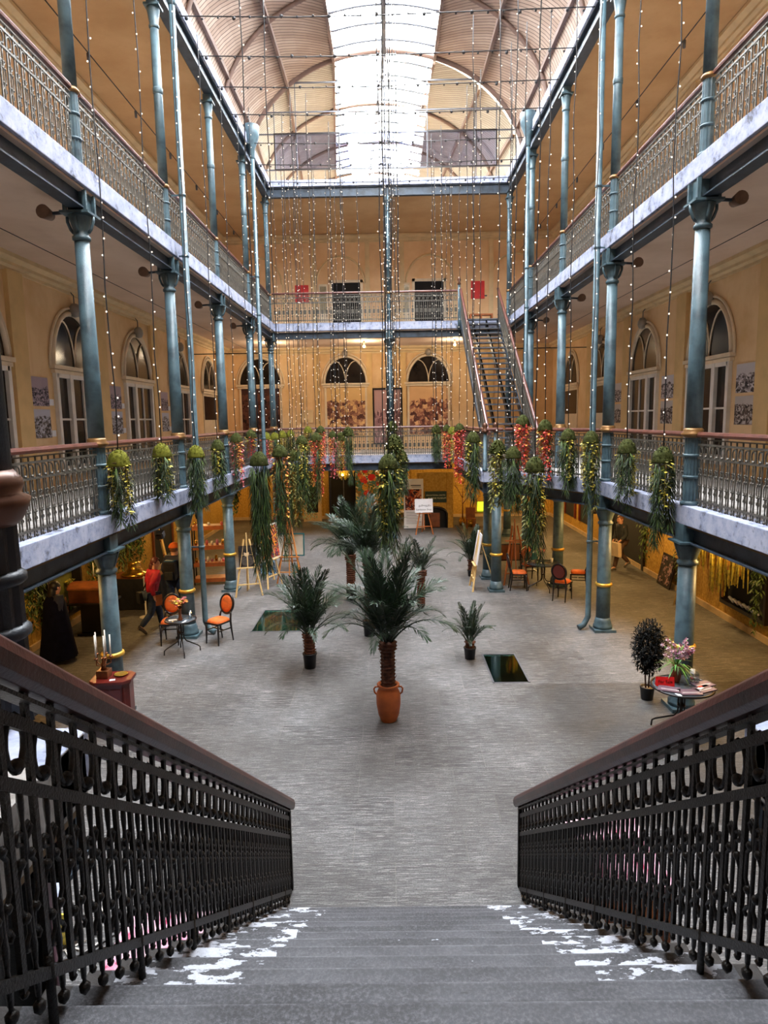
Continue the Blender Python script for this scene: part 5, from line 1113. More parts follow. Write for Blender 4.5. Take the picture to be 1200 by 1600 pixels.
# easels and boards
def easel(loc, rz, label, mat, h=1.72, shelf=.78):
    t = thing('easel', label, 'easel', loc, rz, 'wooden easels')
    for s in (-1, 1): MB().bar((s * .36, -.2, 0), (s * .07, .02, h * .9), .045, .024).build('front_leg', mat, t)
    MB().bar((0, .48, 0), (0, .03, h * .88), .04, .024).build('rear_leg', mat, t); MB().bar((0, -.165, .2), (0, .04, h), .05, .024).build('mast', mat, t)
    f = shelf / (h * .9); MB().bar((-.30, -.2 + .22 * f - .03, shelf), (.30, -.2 + .22 * f - .03, shelf), .06, .03).build('shelf', mat, t)
    f = .33 / (h * .9); MB().bar((-.3, -.2 + .22 * f, .33), (.3, -.2 + .22 * f, .33), .035, .03).build('crossbar', mat, t)
    f = .72; MB().bar((-.14, -.2 + .22 * f, f * h * .9), (.14, -.2 + .22 * f, f * h * .9), .035, .03).build('upper_crossbar', mat, t); return t
def canvas(loc, rz, w, h, label, mat, frame=None, tilt=.13, cat='painting', y0=-.09, z0=.80, extra=None):
    t = thing('canvas', label, cat, loc, rz); R = Matrix.Rotation(-tilt, 3, 'X'); o = Vector((0, y0, z0)); m = MB(); m.box(o + R @ Vector((0, 0, h / 2)), (w, .022, h), rot=R); m.build('panel', mat, t)
    if frame:
        m = MB(); e = .04
        for cx_, cz_, ww, hh in ((0, -e / 2 + .02, w + 2 * e, e), (0, h + e / 2, w + 2 * e, e), (-w / 2 - e / 2, h / 2, e, h), (w / 2 + e / 2, h / 2, e, h)): m.box(o + R @ Vector((cx_, -.006, cz_)), (ww, .04, hh), rot=R)
        m.build('frame', frame, t)
    if extra: extra(t, o, R)
    return t
def portrait(t, o, R):
    m = MB(); m.box(o + R @ Vector((0, -.014, .24)), (.03, .006, .1), rot=R)
    for q, (x, z, rx, rz) in enumerate(((-.02, .37, .07, .09), (0, .16, .17, .14))): m.mat(q).poly([o + R @ Vector((x + rx * math.cos(k), -.0135, z + rz * math.sin(k))) for k in [2 * PI * i / 20 for i in range(20)]])
    m.mat(2).poly([o + R @ Vector((-.02 + .075 * math.cos(k), -.0145, .43 + .05 * math.sin(k))) for k in [2 * PI * i / 16 for i in range(16)]])
    m.build('portrait_figure', ['stone', plain('portrait_coat', (70, 62, 56), .7, 0, .3, 20), 'hairb'], t)
easel((-3.9, 17.9, 0), .28, 'pale pine easel carrying a dark portrait, beside the fourth column on the left', 'pine'); canvas((-3.9, 17.9, 0), .28, .46, .58, 'dark portrait painting on the front pine easel', 'paintD', None, extra=portrait)
easel((-3.5, 18.85, 0), 1.15, 'pine easel turned sideways behind the portrait easel', 'pine'); canvas((-3.5, 18.85, 0), 1.15, .9, .95, 'bright red and yellow painting on the sideways easel', 'paintB', 'canvas')
easel((-2.95, 19.3, 0), -.05, 'brown easel standing empty right of the bright painting', 'easelb', 1.8)
easel((-3.2, 20.9, 0), .0, 'dark easel holding the teal framed canvas', 'caramel', 1.3, .45); canvas((-3.2, 20.9, 0), 0, .9, .66, 'blank canvas in a teal frame behind the empty brown easel', 'canvas', 'teal', z0=.5, y0=-.12)
canvas((-3.75, 20.2, 0), .7, .5, .75, 'small blue painting left of the teal framed canvas', 'paintBl', None, z0=.02, y0=0, tilt=.25)
easel((3.52, 18.75, 0), .1, 'orange brown easel standing empty by the right hand table', 'orangew', 1.85, 1.25)
t = canvas((3.72, 20.6, 0), 0, .62, .48, 'brown board in a black frame behind the orange brown easel', 'caramel', 'black', z0=.28, y0=0, cat='board'); 
for s in (-1, 1): m = MB(); m.bar((s * .32, 0, .3), (s * .34, -.05, 0), .04, .03); m.bar((s * .34, -.25, .02), (s * .34, .25, .02), .04, .03); m.build('foot', 'black', t)
easel((2.42, 18.2, 0), -PI / 2, 'pine easel seen from the side under the stair platform corner', 'pine', 1.65, .7); canvas((2.42, 18.2, 0), -PI / 2, .8, .85, 'white display board seen edge on, on the side turned easel', 'paper', None, cat='board', tilt=.16, z0=.74)
def signtext(t, o, R):
    e = R.to_euler(); q = (PI / 2 - .13, 0, 0)
    text('lettering', 'Exhibition Shop', .10, 'ink', t, o + R @ Vector((0, -.014, .12)), q); text('lettering_line', 'gamopena - gakidva', .075, 'ink', t, o + R @ Vector((.03, -.014, .27)), q) if 0 else text('lettering_line', '\u10d2\u10d0\u10db\u10dd\u10e4\u10d4\u10dc\u10d0', .10, 'ink', t, o + R @ Vector((.04, -.014, .28)), q)
easel((1.38, 27.3, 0), .1, 'thin brown easel with a white sign near the end wall', 'orangew', 1.5, .86); canvas((1.38, 27.3, 0), .08, .74, .56, 'white sign with dark lettering on the thin brown easel', 'paper', None, cat='sign', z0=.9, y0=-.11, extra=signtext)
# poster, sign, cellar arch
t = thing('roll_up_poster', 'tall white poster with a red photo panel near the end wall', 'poster', (1.02, 28.6, 0)); MB().b2((-.42, -.02, .03), (.42, .02, 2.16)).build('sheet', 'paper', t); MB().b2((-.44, -.12, 0), (.44, .12, .035)).build('foot', 'steel', t); MB().b2((-.36, -.026, .82), (.34, -.02, 1.72)).build('photo', 'posterp', t)
m = MB(); m.b2((-.12, -.024, 1.86), (.32, -.02, 1.90)); m.b2((-.08, -.024, 1.80), (.32, -.02, 1.82))
for k in range(8): m.b2((-.32, -.024, .72 - k * .07), (.32 - .1 * (k % 3), -.02, .735 - k * .07))
m.build('print_lines', 'ink', t)
t = thing('cellar_entrance', 'low arched dark opening in the yellow end wall below the green sign', 'archway', (1.95, 28.75, 0)); A = [(.52 * math.cos(PI * i / 16), .62 + .28 * math.sin(PI * i / 16)) for i in range(17)]
m = MB(); m.ext([(-.78, 0, 0), (-.52, 0, 0)] + [(x, 0, z) for x, z in A[::-1]] + [(.52, 0, 0), (.78, 0, 0), (.78, 0, 2.4), (-.78, 0, 2.4)], (0, .25, 0)); m.build('arch_wall', 'yellow', t)
m = MB(); m.ext([(-.52, .06, 0)] + [(x, .06, z) for x, z in A[::-1]] + [(.52, .06, 0)], (0, .02, 0)); m.build('recess', 'void', t); MB().b2((-.22, .0, .04), (.2, .05, .66)).build('inner_door', 'caramel', t, .01)
m = MB(); m.tube([(-.5, -.01, 0)] + [(x * .97, -.01, z) for x, z in A[::-1]] + [(.5, -.01, 0)], .05, 6); m.build('arch_surround', 'black', t)
t = thing('green_sign', 'dark green sign with pale lettering above the low arch', 'sign', (1.98, 28.74, 1.36)); MB().b2((-.46, -.04, -.24), (.46, -.003, .24)).build('board', 'greensign', t); text('lettering', '& WINE MUSEUM', .10, 'inkw', t, (.06, -.045, -.06), (PI / 2, 0, 0)); text('lettering_line', 'EDUCATIONAL CENTRE', .075, 'inkw', t, (0, -.045, .07), (PI / 2, 0, 0))
# end wall objects
t = thing('floral_painting', 'huge floral painting leaning on the ground floor end wall', 'painting', (-.33, 31.75, 0)); MB().b2((-1.28, -.03, .2), (1.28, .03, 2.76)).build('canvas', 'paintA', t)
m = MB(); rnd = random.Random(3)
for i in range(13):
    x, z, r = rnd.uniform(-1.1, .1), rnd.uniform(1.2, 2.3), rnd.uniform(.06, .17); m.mat(i % 3)
    for q in range(6): b = q * PI / 3; m.poly([(x, -.036, z), (x + r * math.cos(b - .5), -.033, z + r * math.sin(b - .5)), (x + r * 1.1 * math.cos(b), -.038, z + r * 1.1 * math.sin(b)), (x + r * math.cos(b + .5), -.033, z + r * math.sin(b + .5))])
m.build('painted_flowers', ['red', 'lo', 'lr'], t); m = MB(); 
for s in (-1, 1): m.b2((s * 1.0 - .05, -.05, 0), (s * 1.0 + .05, .05, .2))
m.build('block', 'black', t)
t = tag(bpy.data.objects.new('door_3', None), 'tall dark doorway in the ground floor end wall', 'door', None, 'structure'); COL.objects.link(t); t.location = (-2.22, WB, 0); MB().b2((-.58, -.03, 0), (.58, 0, 2.6)).build('dark_opening', 'void', t); m = MB(); m.b2((-.68, -.06, 0), (-.58, 0, 2.7)); m.b2((.58, -.06, 0), (.68, 0, 2.7)); m.b2((-.68, -.06, 2.6), (.68, 0, 2.7)); m.build('door_frame', 'black', t); MB().b2((.0, -.05, .05), (.05, -.03, 2.5)).build('meeting_stile', 'steel', t)
hanging('fringed_lamp', -2.3, 30.2, -1.6, 30.2, 2.955, .95, 90, ['amar', 'lo'], 'hanging lamp with a fringe of amber strands before the dark doorway', 'y', 77, 'lamp')
t = thing('amber_bulbs', 'two glowing amber bulbs inside the hanging fringe', 'bulbs', (-1.95, 30.2, 2.25)); [MB().ball((dx, 0, 0), .05, 8, 6).build('bulb', 'bulbw', t) for dx in (-.15, .18)]
[MB().tube([(dx, 0, .04), (dx, 0, .64)], .006, 4).build('cord', 'wire', t) for dx in (-.15, .18)]
t = thing('stone_mirror_frame', 'pale stone frame with two small pilasters and a dark panel by the end wall', 'frame', (-3.62, 31.2, 0)); MB().b2((-.42, -.1, 0), (.42, .1, .42)).build('base', 'stone', t, .01); [MB().b2((s * .34 - .07, -.09, .42), (s * .34 + .07, .09, 1.75)).build('pilaster', 'stone', t, .01) for s in (-1, 1)]; MB().b2((-.45, -.1, 1.75), (.45, .1, 1.9)).build('lintel', 'stone', t, .01); MB().b2((-.27, 0, .3), (.27, .03, 1.75)).build('dark_panel', 'void', t)
t = thing('orange_stand', 'narrow orange fabric stand on a black foot, left of the stone frame', 'stand', (-3.95, 25.9, 0)); MB().lathe([(.13, .1), (.11, .5), (.1, 1.2), (.06, 1.3)], 12).build('fabric', 'orangew', t); MB().lathe([(.12, 0), (.12, .1), (.04, .1)], 12).build('foot', 'black', t); MB().ball((0, 0, 1.42), .11, 10, 8, (1, 1, 1.25)).build('grey_head', 'steel', t)
t = thing('side_bench', 'low dark bench with a white top under the floral painting', 'bench', (.2, 30.9, 0)); MB().b2((-.65, -.2, .42), (.65, .2, .47)).build('top', 'white', t); [MB().b2((x - .03, y - .03, 0), (x + .03, y + .03, .42)).build('leg', 'black', t) for x in (-.55, .55) for y in (-.15, .15)]
t = thing('lit_display', 'lime and yellow lit panels on a dark table by the end wall', 'display', (4.1, 29.0, 0)); MB().b2((-.55, -.25, .62), (.55, .25, .66)).build('table_top', 'caramel', t); [MB().b2((x - .02, y - .02, 0), (x + .02, y + .02, .62)).build('leg', 'caramel', t) for x in (-.5, .5) for y in (-.2, .2)]
MB().b2((-.3, 0, .68), (0, .04, 1.08)).build('lime_panel', 'lime', t); MB().b2((.04, 0, .68), (.5, .04, 1.08)).build('yellow_panel', 'yelp', t)
t = thing('brown_chair', 'small brown wooden chair beside the lit panels', 'chair', (3.45, 28.4, 0)); MB().b2((-.2, -.2, .42), (.2, .2, .46)).build('seat', 'caramel', t); MB().b2((-.2, .17, .46), (.2, .2, .9)).build('backrest', 'caramel', t); [MB().b2((x - .018, y - .018, 0), (x + .018, y + .018, .42)).build('leg', 'caramel', t) for x in (-.17, .17) for y in (-.17, .17)]
t = thing('fire_extinguisher', 'red fire extinguisher at the far end of the right arcade', 'fire extinguisher', (7.35, 29.6, 0)); MB().lathe([(.09, 0), (.1, .03), (.1, .48), (.06, .56), (.03, .6)], 16).build('cylinder', 'red', t); MB().b2((-.06, -.02, .6), (.05, .02, .66)).build('valve', 'black', t); MB().tube([(.05, 0, .62), (.15, 0, .55), (.14, -.03, .2)], .014, 6).build('hose', 'black', t)
# shelf rack on the left
t = thing('shelf_rack', 'black metal rack with orange wooden shelves behind the third left column', 'shelf rack', (-5.3, 19.35, 0), .15); m = MB()
for x in (-.45, .45):
    for y in (-.22, .22): m.b2((x - .02, y - .02, 0), (x + .02, y + .02, 1.75))
m.build('frame', 'black', t)
for z in (.16, .62, 1.12, 1.7): MB().b2((-.45, -.23, z), (.45, .23, z + .035)).build('shelf', 'orangew', t); MB().b2((-.45, -.245, z - .08), (.45, -.23, z + .03)).build('shelf_lip', 'orangew', t)
rnd = random.Random(12)
for z, l, n in ((1.735, 'top', 3), (1.155, 'second', 6), (.655, 'third', 8)):
    for i in range(n):
        x = -.38 + .76 * i / max(1, n - 1); c = Matrix.Rotation(.15, 3, 'Z') @ Vector((x, rnd.uniform(-.1, .08), 0)); h = rnd.uniform(.06, .17); o = MB().lathe([(.035, 0), (.045, h * .5), (.03, h)], 10).build('ornament', ('brass', 'paper', 'lp', 'white', 'orch2')[i % 5], None, 0, (-5.3 + c.x, 19.35 + c.y, z)); tag(o, 'small ornament on the %s shelf of the black rack, %s from the left' % (l, ORD[i]), 'ornament', 'ornaments on the black rack')
# left arcade
t = tag(bpy.data.objects.new('window_20', None), 'lit display window with bottles and yellow flowers in the left arcade wall', 'display window', None, 'structure'); COL.objects.link(t); t.location = (WL, 14.75, .95); MB().b2((0, -.72, -.5), (.01, .72, .55)).build('back_board', plain('olive_display_back', (110, 112, 50), .8, 0, .3, 3), t); m = MB()
for q in ((-.8, -.58, -.72, .63), (.72, -.58, .8, .63)): m.b2((0, q[0], q[1]), (.22, q[2], q[3]))
m.b2((0, -.8, .55), (.22, .8, .63)); m.b2((0, -.8, -.58), (.22, .8, -.5)); m.build('frame', 'black', t)
for i in range(7): y = 14.15 + i * .19; o = MB().lathe([(.045, 0), (.045, .2), (.018, .27), (.018, .34)], 10).build('display_bottle', ('wax', 'orangew', 'pine', 'lr', 'caramel', 'lg2', 'paper')[i], None, 0, (WL + .1, y, .45)); tag(o, 'bottle standing in the lit left arcade display window, %s from the near end' % ORD[i], 'bottle', 'bottles in the left display window')
t = thing('yellow_flowers', 'bunch of yellow flowers in the lit left arcade display window', 'flowers', (WL + .13, 15.1, .62)); bouquet(t, .0, 26, .11, ['ly', 'lol'], 31, .5, .06)
t = thing('side_table', 'black table under the brown chest in the left arcade', 'table', (-6.75, 14.75, 0)); MB().b2((-.5, -.35, .72), (.5, .35, .76)).build('top', 'black', t); MB().b2((-.3, -.25, 0), (.3, .25, .05)).build('foot', 'black', t); MB().b2((-.22, -.18, .05), (.22, .18, .72)).build('pedestal', 'black', t)
t = thing('wooden_chest', 'polished brown chest with domed lid on the black table in the left arcade', 'chest', (-6.75, 14.75, .76)); MB().b2((-.42, -.28, 0), (.42, .28, .3)).build('body', 'caramel', t, .012); m = MB(); m.ext([(-.44, -.3, .3)] + [(-.44, -.3 * math.cos(PI * i / 10), .3 + .13 * math.sin(PI * i / 10)) for i in range(1, 10)] + [(-.44, .3, .3)], (.88, 0, 0)); m.build('lid', 'caramel', t, .01); m = MB(); m.b2((-.43, -.29, .29), (.43, .29, .315)); m.build('brass_band', 'brass', t)
t = thing('candelabra', 'brass candelabra with white candles behind the brown chest', 'candelabra', (-6.9, 15.6, 1.0)); MB().lathe([(.1, -1.0), (.03, -.95), (.02, -.1), (.05, 0), (.02, .05), (.02, .2)], 12).build('stem', 'brass', t)
for k in range(4): a = k * PI / 2 + .4; x, y = .16 * math.cos(a), .16 * math.sin(a); MB().tube([(0, 0, .0), (x * .7, y * .7, -.03), (x, y, .12)], .01, 6).build('arm', 'brass', t); MB().tube([(x, y, .12), (x, y, .45)], .013, 8).build('candle', 'wax', t)
t = thing('draped_table', 'table under a black cloth in the left arcade behind the woman in red', 'table', (-6.55, 17.0, 0)); m = MB(); N = 40; ring = lambda s, z, w: [((.62 + w * (k % 2)) * s * math.copysign(abs(math.cos(q)) ** .4, math.cos(q)), (.42 + w * (k % 2)) * s * math.copysign(abs(math.sin(q)) ** .4, math.sin(q)), z) for k, q in enumerate([2 * PI * i / N for i in range(N)])]
m.add(ring(1, .8, 0) + ring(1.02, .4, .03) + ring(1.06, .01, .05), [(i * N + k, i * N + (k + 1) % N, (i + 1) * N + (k + 1) % N, (i + 1) * N + k) for i in range(2) for k in range(N)] + [tuple(range(N))], False); m.build('black_cloth', 'blackcl', t); MB().b2((-.6, -.4, .8), (.6, .4, .815)).build('table_top', 'caramel', t)
t = thing('gilded_basket', 'tiered yellow gilt basket on the black draped table', 'basket', (-6.6, 16.9, .815)); MB().lathe([(.3, 0), (.34, .05), (.3, .09), (.2, .1), (.2, .16), (.16, .17), (.16, .32), (.18, .36), (.0, .36)], 18).build('basket', 'brass', t)
t = thing('barrier_post', 'white barrier post on a round foot in front of the draped table', 'post', (-6.0, 15.9, 0)); MB().lathe([(.16, 0), (.16, .02), (.02, .04), (.018, .98), (.03, 1.0), (0, 1.03)], 16).build('post', 'white', t)
t = thing('leaning_plank', 'yellowish ladder like plank leaning on the left arcade wall behind the man', 'plank', (-6.2, 18.6, 0)); R_ = MB(); R_.bar((0, 0, .02), (-1.05, 1.6, 2.55), .05, .16); R_.build('plank', 'pine', t); m = MB(); [m.bar((-1.05 * f + .0, 1.6 * f - .09, .02 + 2.53 * f), (-1.05 * f, 1.6 * f + .09, .02 + 2.53 * f), .03, .06) for f in (.2, .35, .5, .65, .8)]; m.build('slats', 'caramel', t)
t = tag(bpy.data.objects.new('door_4', None), 'dark doorway in the left arcade wall', 'door', None, 'structure'); COL.objects.link(t); t.location = (WL, 21.9, 0); MB().b2((0, -.9, 0), (.02, .9, 2.7)).build('dark_opening', 'void', t); m = MB(); m.b2((0, -1.0, 0), (.06, -.9, 2.8)); m.b2((0, .9, 0), (.06, 1.0, 2.8)); m.build('door_frame', 'caramel', t)
t = thing('grey_armchair', 'dark grey rounded armchair among debris behind the third left column', 'armchair', (-6.4, 20.0, 0), .4); MB().lathe([(.3, .1), (.38, .3), (.4, .5), (.36, .78), (.32, .8), (.3, .5), (0, .48)], 20).build('shell', 'greyd', t); [MB().tube([(.2 * a, .2 * b, .12), (.24 * a, .24 * b, 0)], .02, 6).build('leg', 'black', t) for a in (-1, 1) for b in (-1, 1)]
t = thing('wooden_crate', 'pale wooden crate hung high on the left arcade wall', 'crate', (WL, 20.0, 2.0)); MB().b2((.0, -.35, 0), (.3, .35, .35)).build('crate', 'pine', t, .01); MB().b2((.3, -.32, .04), (.305, .32, .31)).build('front_slats', 'caramel', t)
t = thing('yellow_wall_plaque', 'small yellow shield shaped plaque near the cloaked figure', 'plaque', (WL, 13.5, 1.0)); MB().ext([(.02, -.16, .15), (.02, .16, .15), (.02, .14, -.1), (.02, .07, -.16), (.02, -.07, -.16), (.02, -.14, -.1)], (.03, 0, 0)).build('shield', 'amar', t)
# right arcade
t = tag(bpy.data.objects.new('window_21', None), 'black framed window with white bottles under the amaranth garlands', 'display window', None, 'structure'); COL.objects.link(t); t.location = (WR, 14.15, .78); MB().b2((-.01, -.85, -.28), (0, .85, .6)).build('dark_back', 'void', t); m = MB(); m.b2((-.16, -.93, -.36), (0, .93, -.28)); m.b2((-.16, -.93, .6), (0, .93, .68)); m.b2((-.16, -.93, -.28), (0, -.85, .6)); m.b2((-.16, .85, -.28), (0, .93, .6)); m.build('frame', 'black', t)
for i in range(6): o = MB().tube([(0, -.1, .0), (0, .1, .05)], [.04, .03], 8).build('white_bottle', 'paper', None, 0, (WR - .08, 13.7 + i * .2, .55)); tag(o, 'white bottle lying in the black framed right arcade window, %s from the near end' % ORD[i], 'bottle', 'white bottles in the right window')
t = thing('leaning_picture', 'black framed dark picture leaning on the yellow wall right of the doorway', 'picture', (7.5, 18.15, 0), -PI / 2); R = Matrix.Rotation(-.2, 3, 'X'); MB().box(R @ Vector((0, 0, .45)), (.85, .03, .88), rot=R).build('board', 'black', t); MB().box(R @ Vector((0, -.02, .45)), (.72, .01, .74), rot=R).build('picture', cells('dark_floral', [(30, 28, 30), (44, 36, 36), (150, 120, 124), (24, 24, 26), (60, 50, 40)], 9, 2), t)
for k, y in enumerate((21.5, 26.2, 28.4)):
    t = tag(bpy.data.objects.new('door_%d' % (5 + k), None), 'dark opening in the right arcade wall, %s from the near end' % ORD[k], 'door', None, 'structure'); COL.objects.link(t); t.location = (WR, y, 0 if k == 0 else .5); w = 1.35 if k == 0 else .7; h = 2.75 if k == 0 else 1.9; MB().b2((-.02, -w, 0), (0, w, h)).build('dark_opening', 'void', t); m = MB(); m.b2((-.07, -w - .14, 0), (0, -w, h)); m.b2((-.07, w, 0), (0, w + .14, h)); m.b2((-.07, -w - .14, h), (0, w + .14, h + .1)); m.build('frame', 'cab' if k else 'black', t)
t = thing('leaning_rods', 'pair of thin pale rods leaning by the second right column', 'rods', (7.0, 16.25, 0)); MB().tube([(0, 0, 0), (.5, .1, 2.2)], .02, 6).build('rod', 'pine', t); MB().tube([(.1, .1, 0), (.55, .25, 2.0)], .02, 6).build('rod', 'cab', t)
for x, y, l in ((4.69, 15.4, 'right gallery beam beside the downpipe'), (-4.47, 15.6, 'left gallery beam beside the downpipe'), (-4.47, 12.9, 'left gallery beam before the couple')):
    t = thing('flood_lamp', 'black flood lamp under the %s' % l, 'lamp', (x, y, 2.56)); R = Matrix.Rotation(.5, 3, 'X'); MB().box((0, -.05, 0), (.15, .12, .12), rot=R).build('housing', 'black' if x > 0 else 'steel', t, .01); MB().bar((0, 0, .05), (0, .0, .18), .03, .03).build('bracket', 'dark', t); MB().box(R @ Vector((0, -.085, 0)) + Vector((0, -.05, 0)), (.12, .04, .09), rot=R).build('lens', 'dkglass', t)
# things on the floor below the stair
t = thing('pink_top_crate', 'brown box with a pink marbled top beside the left foot of the staircase', 'box', (-1.82, 4.6, 0)); MB().b2((-.3, -.32, 0), (.3, .32, .72)).build('body', 'caramel', t, .01); MB().b2((-.34, -.36, .72), (.34, .36, .76)).build('marbled_top', 'pinkm', t)
t = thing('pink_panel_table', 'orange brown table with a pink and white cover, right of the staircase', 'table', (2.02, 5.7, 0)); MB().b2((-.35, -.5, .7), (.35, .5, .75)).build('cover', 'pinkm', t); [MB().b2((x - .05, y - .05, 0), (x + .05, y + .05, .7)).build('leg', 'orangew', t) for x in (-.28, .28) for y in (-.42, .42)]; MB().b2((-.3, -.4, .3), (.3, .4, .36)).build('shelf', 'orangew', t)
m = MB(); m.ext([(-5.1, 9.9, .004), (-4.85, 9.95, .004), (-2.85, 4.75, .004), (-3.15, 4.7, .004)], (0, 0, .012)); tag(m.build('fabric_strip', 'palegrey'), 'long pale blue strip lying on the paving left of the staircase', 'strip')
rnd = random.Random(5)
for k in range(4):
    p = Vector((-2.9 + .2 * k, 5.3 + .25 * k, .012)); pts = []
    for i in range(22): pts.append(p.copy()); p = p + Vector((rnd.uniform(-.16, .22), rnd.uniform(-.17, .17), 0))
    m = MB(); m.tube(pts, .009, 5); tag(m.build('floor_cable', 'white' if k % 2 else 'wire'), '%s cable coiled on the paving left of the staircase, %s' % (('black', 'white')[k % 2], ('inner', 'outer')[k // 2]), 'cable', 'cables by the staircase')
t = thing('yellow_tag', 'small yellow tag standing on the paving behind the left stair railing', 'tag', (-3.0, 5.5, 0)); MB().b2((-.05, -.01, .02), (.05, .01, .32)).build('tag', 'amar', t); MB().b2((-.08, -.06, 0), (.08, .06, .02)).build('foot', 'black', t)

# ------------------------------------------------------------------ people
def skin(name, V, E, mat, parent, lvl=1):
    ks = list(V); me = bpy.data.meshes.new(name); me.from_pydata([V[k][0] for k in ks], [(ks.index(a), ks.index(b)) for a, b in E], []); o = bpy.data.objects.new(name, me); COL.objects.link(o); o.parent = parent
    o.modifiers.new('skin', 'SKIN')
    if not me.skin_vertices: bpy.context.view_layer.objects.active = o; bpy.ops.mesh.customdata_skin_add()
    d = me.skin_vertices[0].data
    for i, k in enumerate(ks): r = V[k][1]; d[i].radius = r if isinstance(r, tuple) else (r, r); d[i].use_root = (i == 0)
    s = o.modifiers.new('smooth', 'SUBSURF'); s.levels = s.render_levels = lvl
    dg = bpy.context.evaluated_depsgraph_get(); ev = o.evaluated_get(dg); nm = bpy.data.meshes.new_from_object(ev); o.modifiers.clear(); o.data = nm; nm.materials.clear(); nm.materials.append(MT[mat]); [setattr(p, 'use_smooth', True) for p in nm.polygons]; return o
def person(loc, rz, h, label, legs, arms, lean, top, bottom, hair, seed, long_hair=False, cap=None, head_turn=0.0):
    """local +x is forward, +y is the left hand side; legs/arms give (forward) offsets"""
    t = thing('person', label, 'person', loc, rz); k = h / 1.7; Q = lambda x, y, z: (Vector((x + lean * max(0, z - .9), y, z)) * k)
    V = {'pel': (Q(0, 0, .93), (.13 * k, .10 * k)), 'spi': (Q(0, 0, 1.12), (.12 * k, .09 * k)), 'che': (Q(.01, 0, 1.32), (.125 * k, .09 * k)), 'nek': (Q(.02, 0, 1.465), .05 * k), 'hd0': (Q(.035, 0, 1.545), (.078 * k, .082 * k)), 'hd1': (Q(.04, 0, 1.625), (.098 * k, .102 * k)), 'hd2': (Q(.03, 0, 1.69), (.07 * k, .075 * k))}
    E = [('pel', 'spi'), ('spi', 'che'), ('che', 'nek'), ('nek', 'hd0'), ('hd0', 'hd1'), ('hd1', 'hd2')]
    nz = Vector((math.cos(head_turn), math.sin(head_turn), 0)) * k; V['nose'] = (V['hd0'][0] + nz * .105 + Vector((0, 0, .04 * k)), .014 * k); E.append(('hd0', 'nose'))
    Vj = {}; Ej = []
    for s, n in ((1, 'l'), (-1, 'r')):
        (kx, kz, ax, az, tx, tz), (ex, ey, ez, wx, wy, wz) = legs[n], arms[n]
        V.update({n + 'hip': (Q(0, s * .09, .88), .088 * k), n + 'kne': (Q(kx, s * .1, kz), .058 * k), n + 'ank': (Q(ax, s * .1, az), .04 * k), n + 'toe': (Q(tx, s * .115, tz), (.04 * k, .028 * k))}); E += [('pel', n + 'hip'), (n + 'hip', n + 'kne'), (n + 'kne', n + 'ank'), (n + 'ank', n + 'toe')]
        V.update({n + 'sho': (Q(0, s * .17, 1.40), .058 * k), n + 'elb': (Q(ex, s * ey, ez), .042 * k), n + 'wri': (Q(wx, s * wy, wz), .027 * k)}); E += [('che', n + 'sho'), (n + 'sho', n + 'elb'), (n + 'elb', n + 'wri')]
        d = (V[n + 'wri'][0] - V[n + 'elb'][0]).normalized(); a = Vector((d.y, -d.x, 0)); a = a.normalized() if a.length > .1 else Vector((1, 0, 0)); w = V[n + 'wri'][0]; V[n + 'pal'] = (w + d * .06 * k, (.036 * k, .016 * k)); E.append((n + 'wri', n + 'pal'))
        for f, (o_, L) in enumerate(((-.028, .062), (-.01, .075), (.009, .07), (.027, .055))):
            V['%sf%d' % (n, f)] = (V[n + 'pal'][0] + d * L * .75 * k + a * o_ * k, .0085 * k); V['%sg%d' % (n, f)] = (V[n + 'pal'][0] + d * L * 1.2 * k + a * o_ * 1.2 * k + Vector((.018 * k, 0, 0)), .0075 * k); E += [(n + 'pal', '%sf%d' % (n, f)), ('%sf%d' % (n, f), '%sg%d' % (n, f))]
        V[n + 'th'] = (w + d * .07 * k + a * .055 * k, .0095 * k); E.append((n + 'pal', n + 'th'))
    skin('body', V, E, 'skin', t)
    up = lambda key, dr: (V[key][0], tuple(r + dr * k for r in V[key][1]) if isinstance(V[key][1], tuple) else V[key][1] + dr * k)
    J = {q: up(q, .05) for q in ('pel', 'spi', 'che')}; J['pel'] = (Q(0, 0, .84), (.18 * k, .155 * k)); J['col'] = (Q(.02, 0, 1.47), .082 * k); EJ = [('pel', 'spi'), ('spi', 'che'), ('che', 'col')]
    for n in 'lr': J.update({n + 'sho': up(n + 'sho', .04), n + 'elb': up(n + 'elb', .03), n + 'wri': up(n + 'wri', .028)}); EJ += [('che', n + 'sho'), (n + 'sho', n + 'elb'), (n + 'elb', n + 'wri')]
    skin('jacket', J, EJ, top, t)
    T = {'pel': up('pel', .025)}; ET = []
    for n in 'lr': T.update({n + 'hip': up(n + 'hip', .03), n + 'kne': up(n + 'kne', .03), n + 'ank': up(n + 'ank', .032)}); ET += [('pel', n + 'hip'), (n + 'hip', n + 'kne'), (n + 'kne', n + 'ank')]
    skin('trousers', T, ET, bottom, t)
    for n in 'lr': a_, b_ = V[n + 'ank'][0], V[n + 'toe'][0]; skin('shoe', {'a': (a_ + Vector((0, 0, -.02 * k)), .05 * k), 'h': (a_ + (a_ - b_) * .25 + Vector((0, 0, -.045 * k)), .036 * k), 't': (b_, (.05 * k, .036 * k)), 'u': (b_ + (b_ - a_).normalized() * .05 * k, (.04 * k, .026 * k))}, [('a', 'h'), ('a', 't'), ('t', 'u')], 'shoe', t)
    c = V['hd1'][0]; bk = -nz.normalized(); m = MB(); sdv = Vector((-nz.y, nz.x, 0)).normalized(); n1, n2 = 18, 12; vs = []; rj = random.Random(seed)
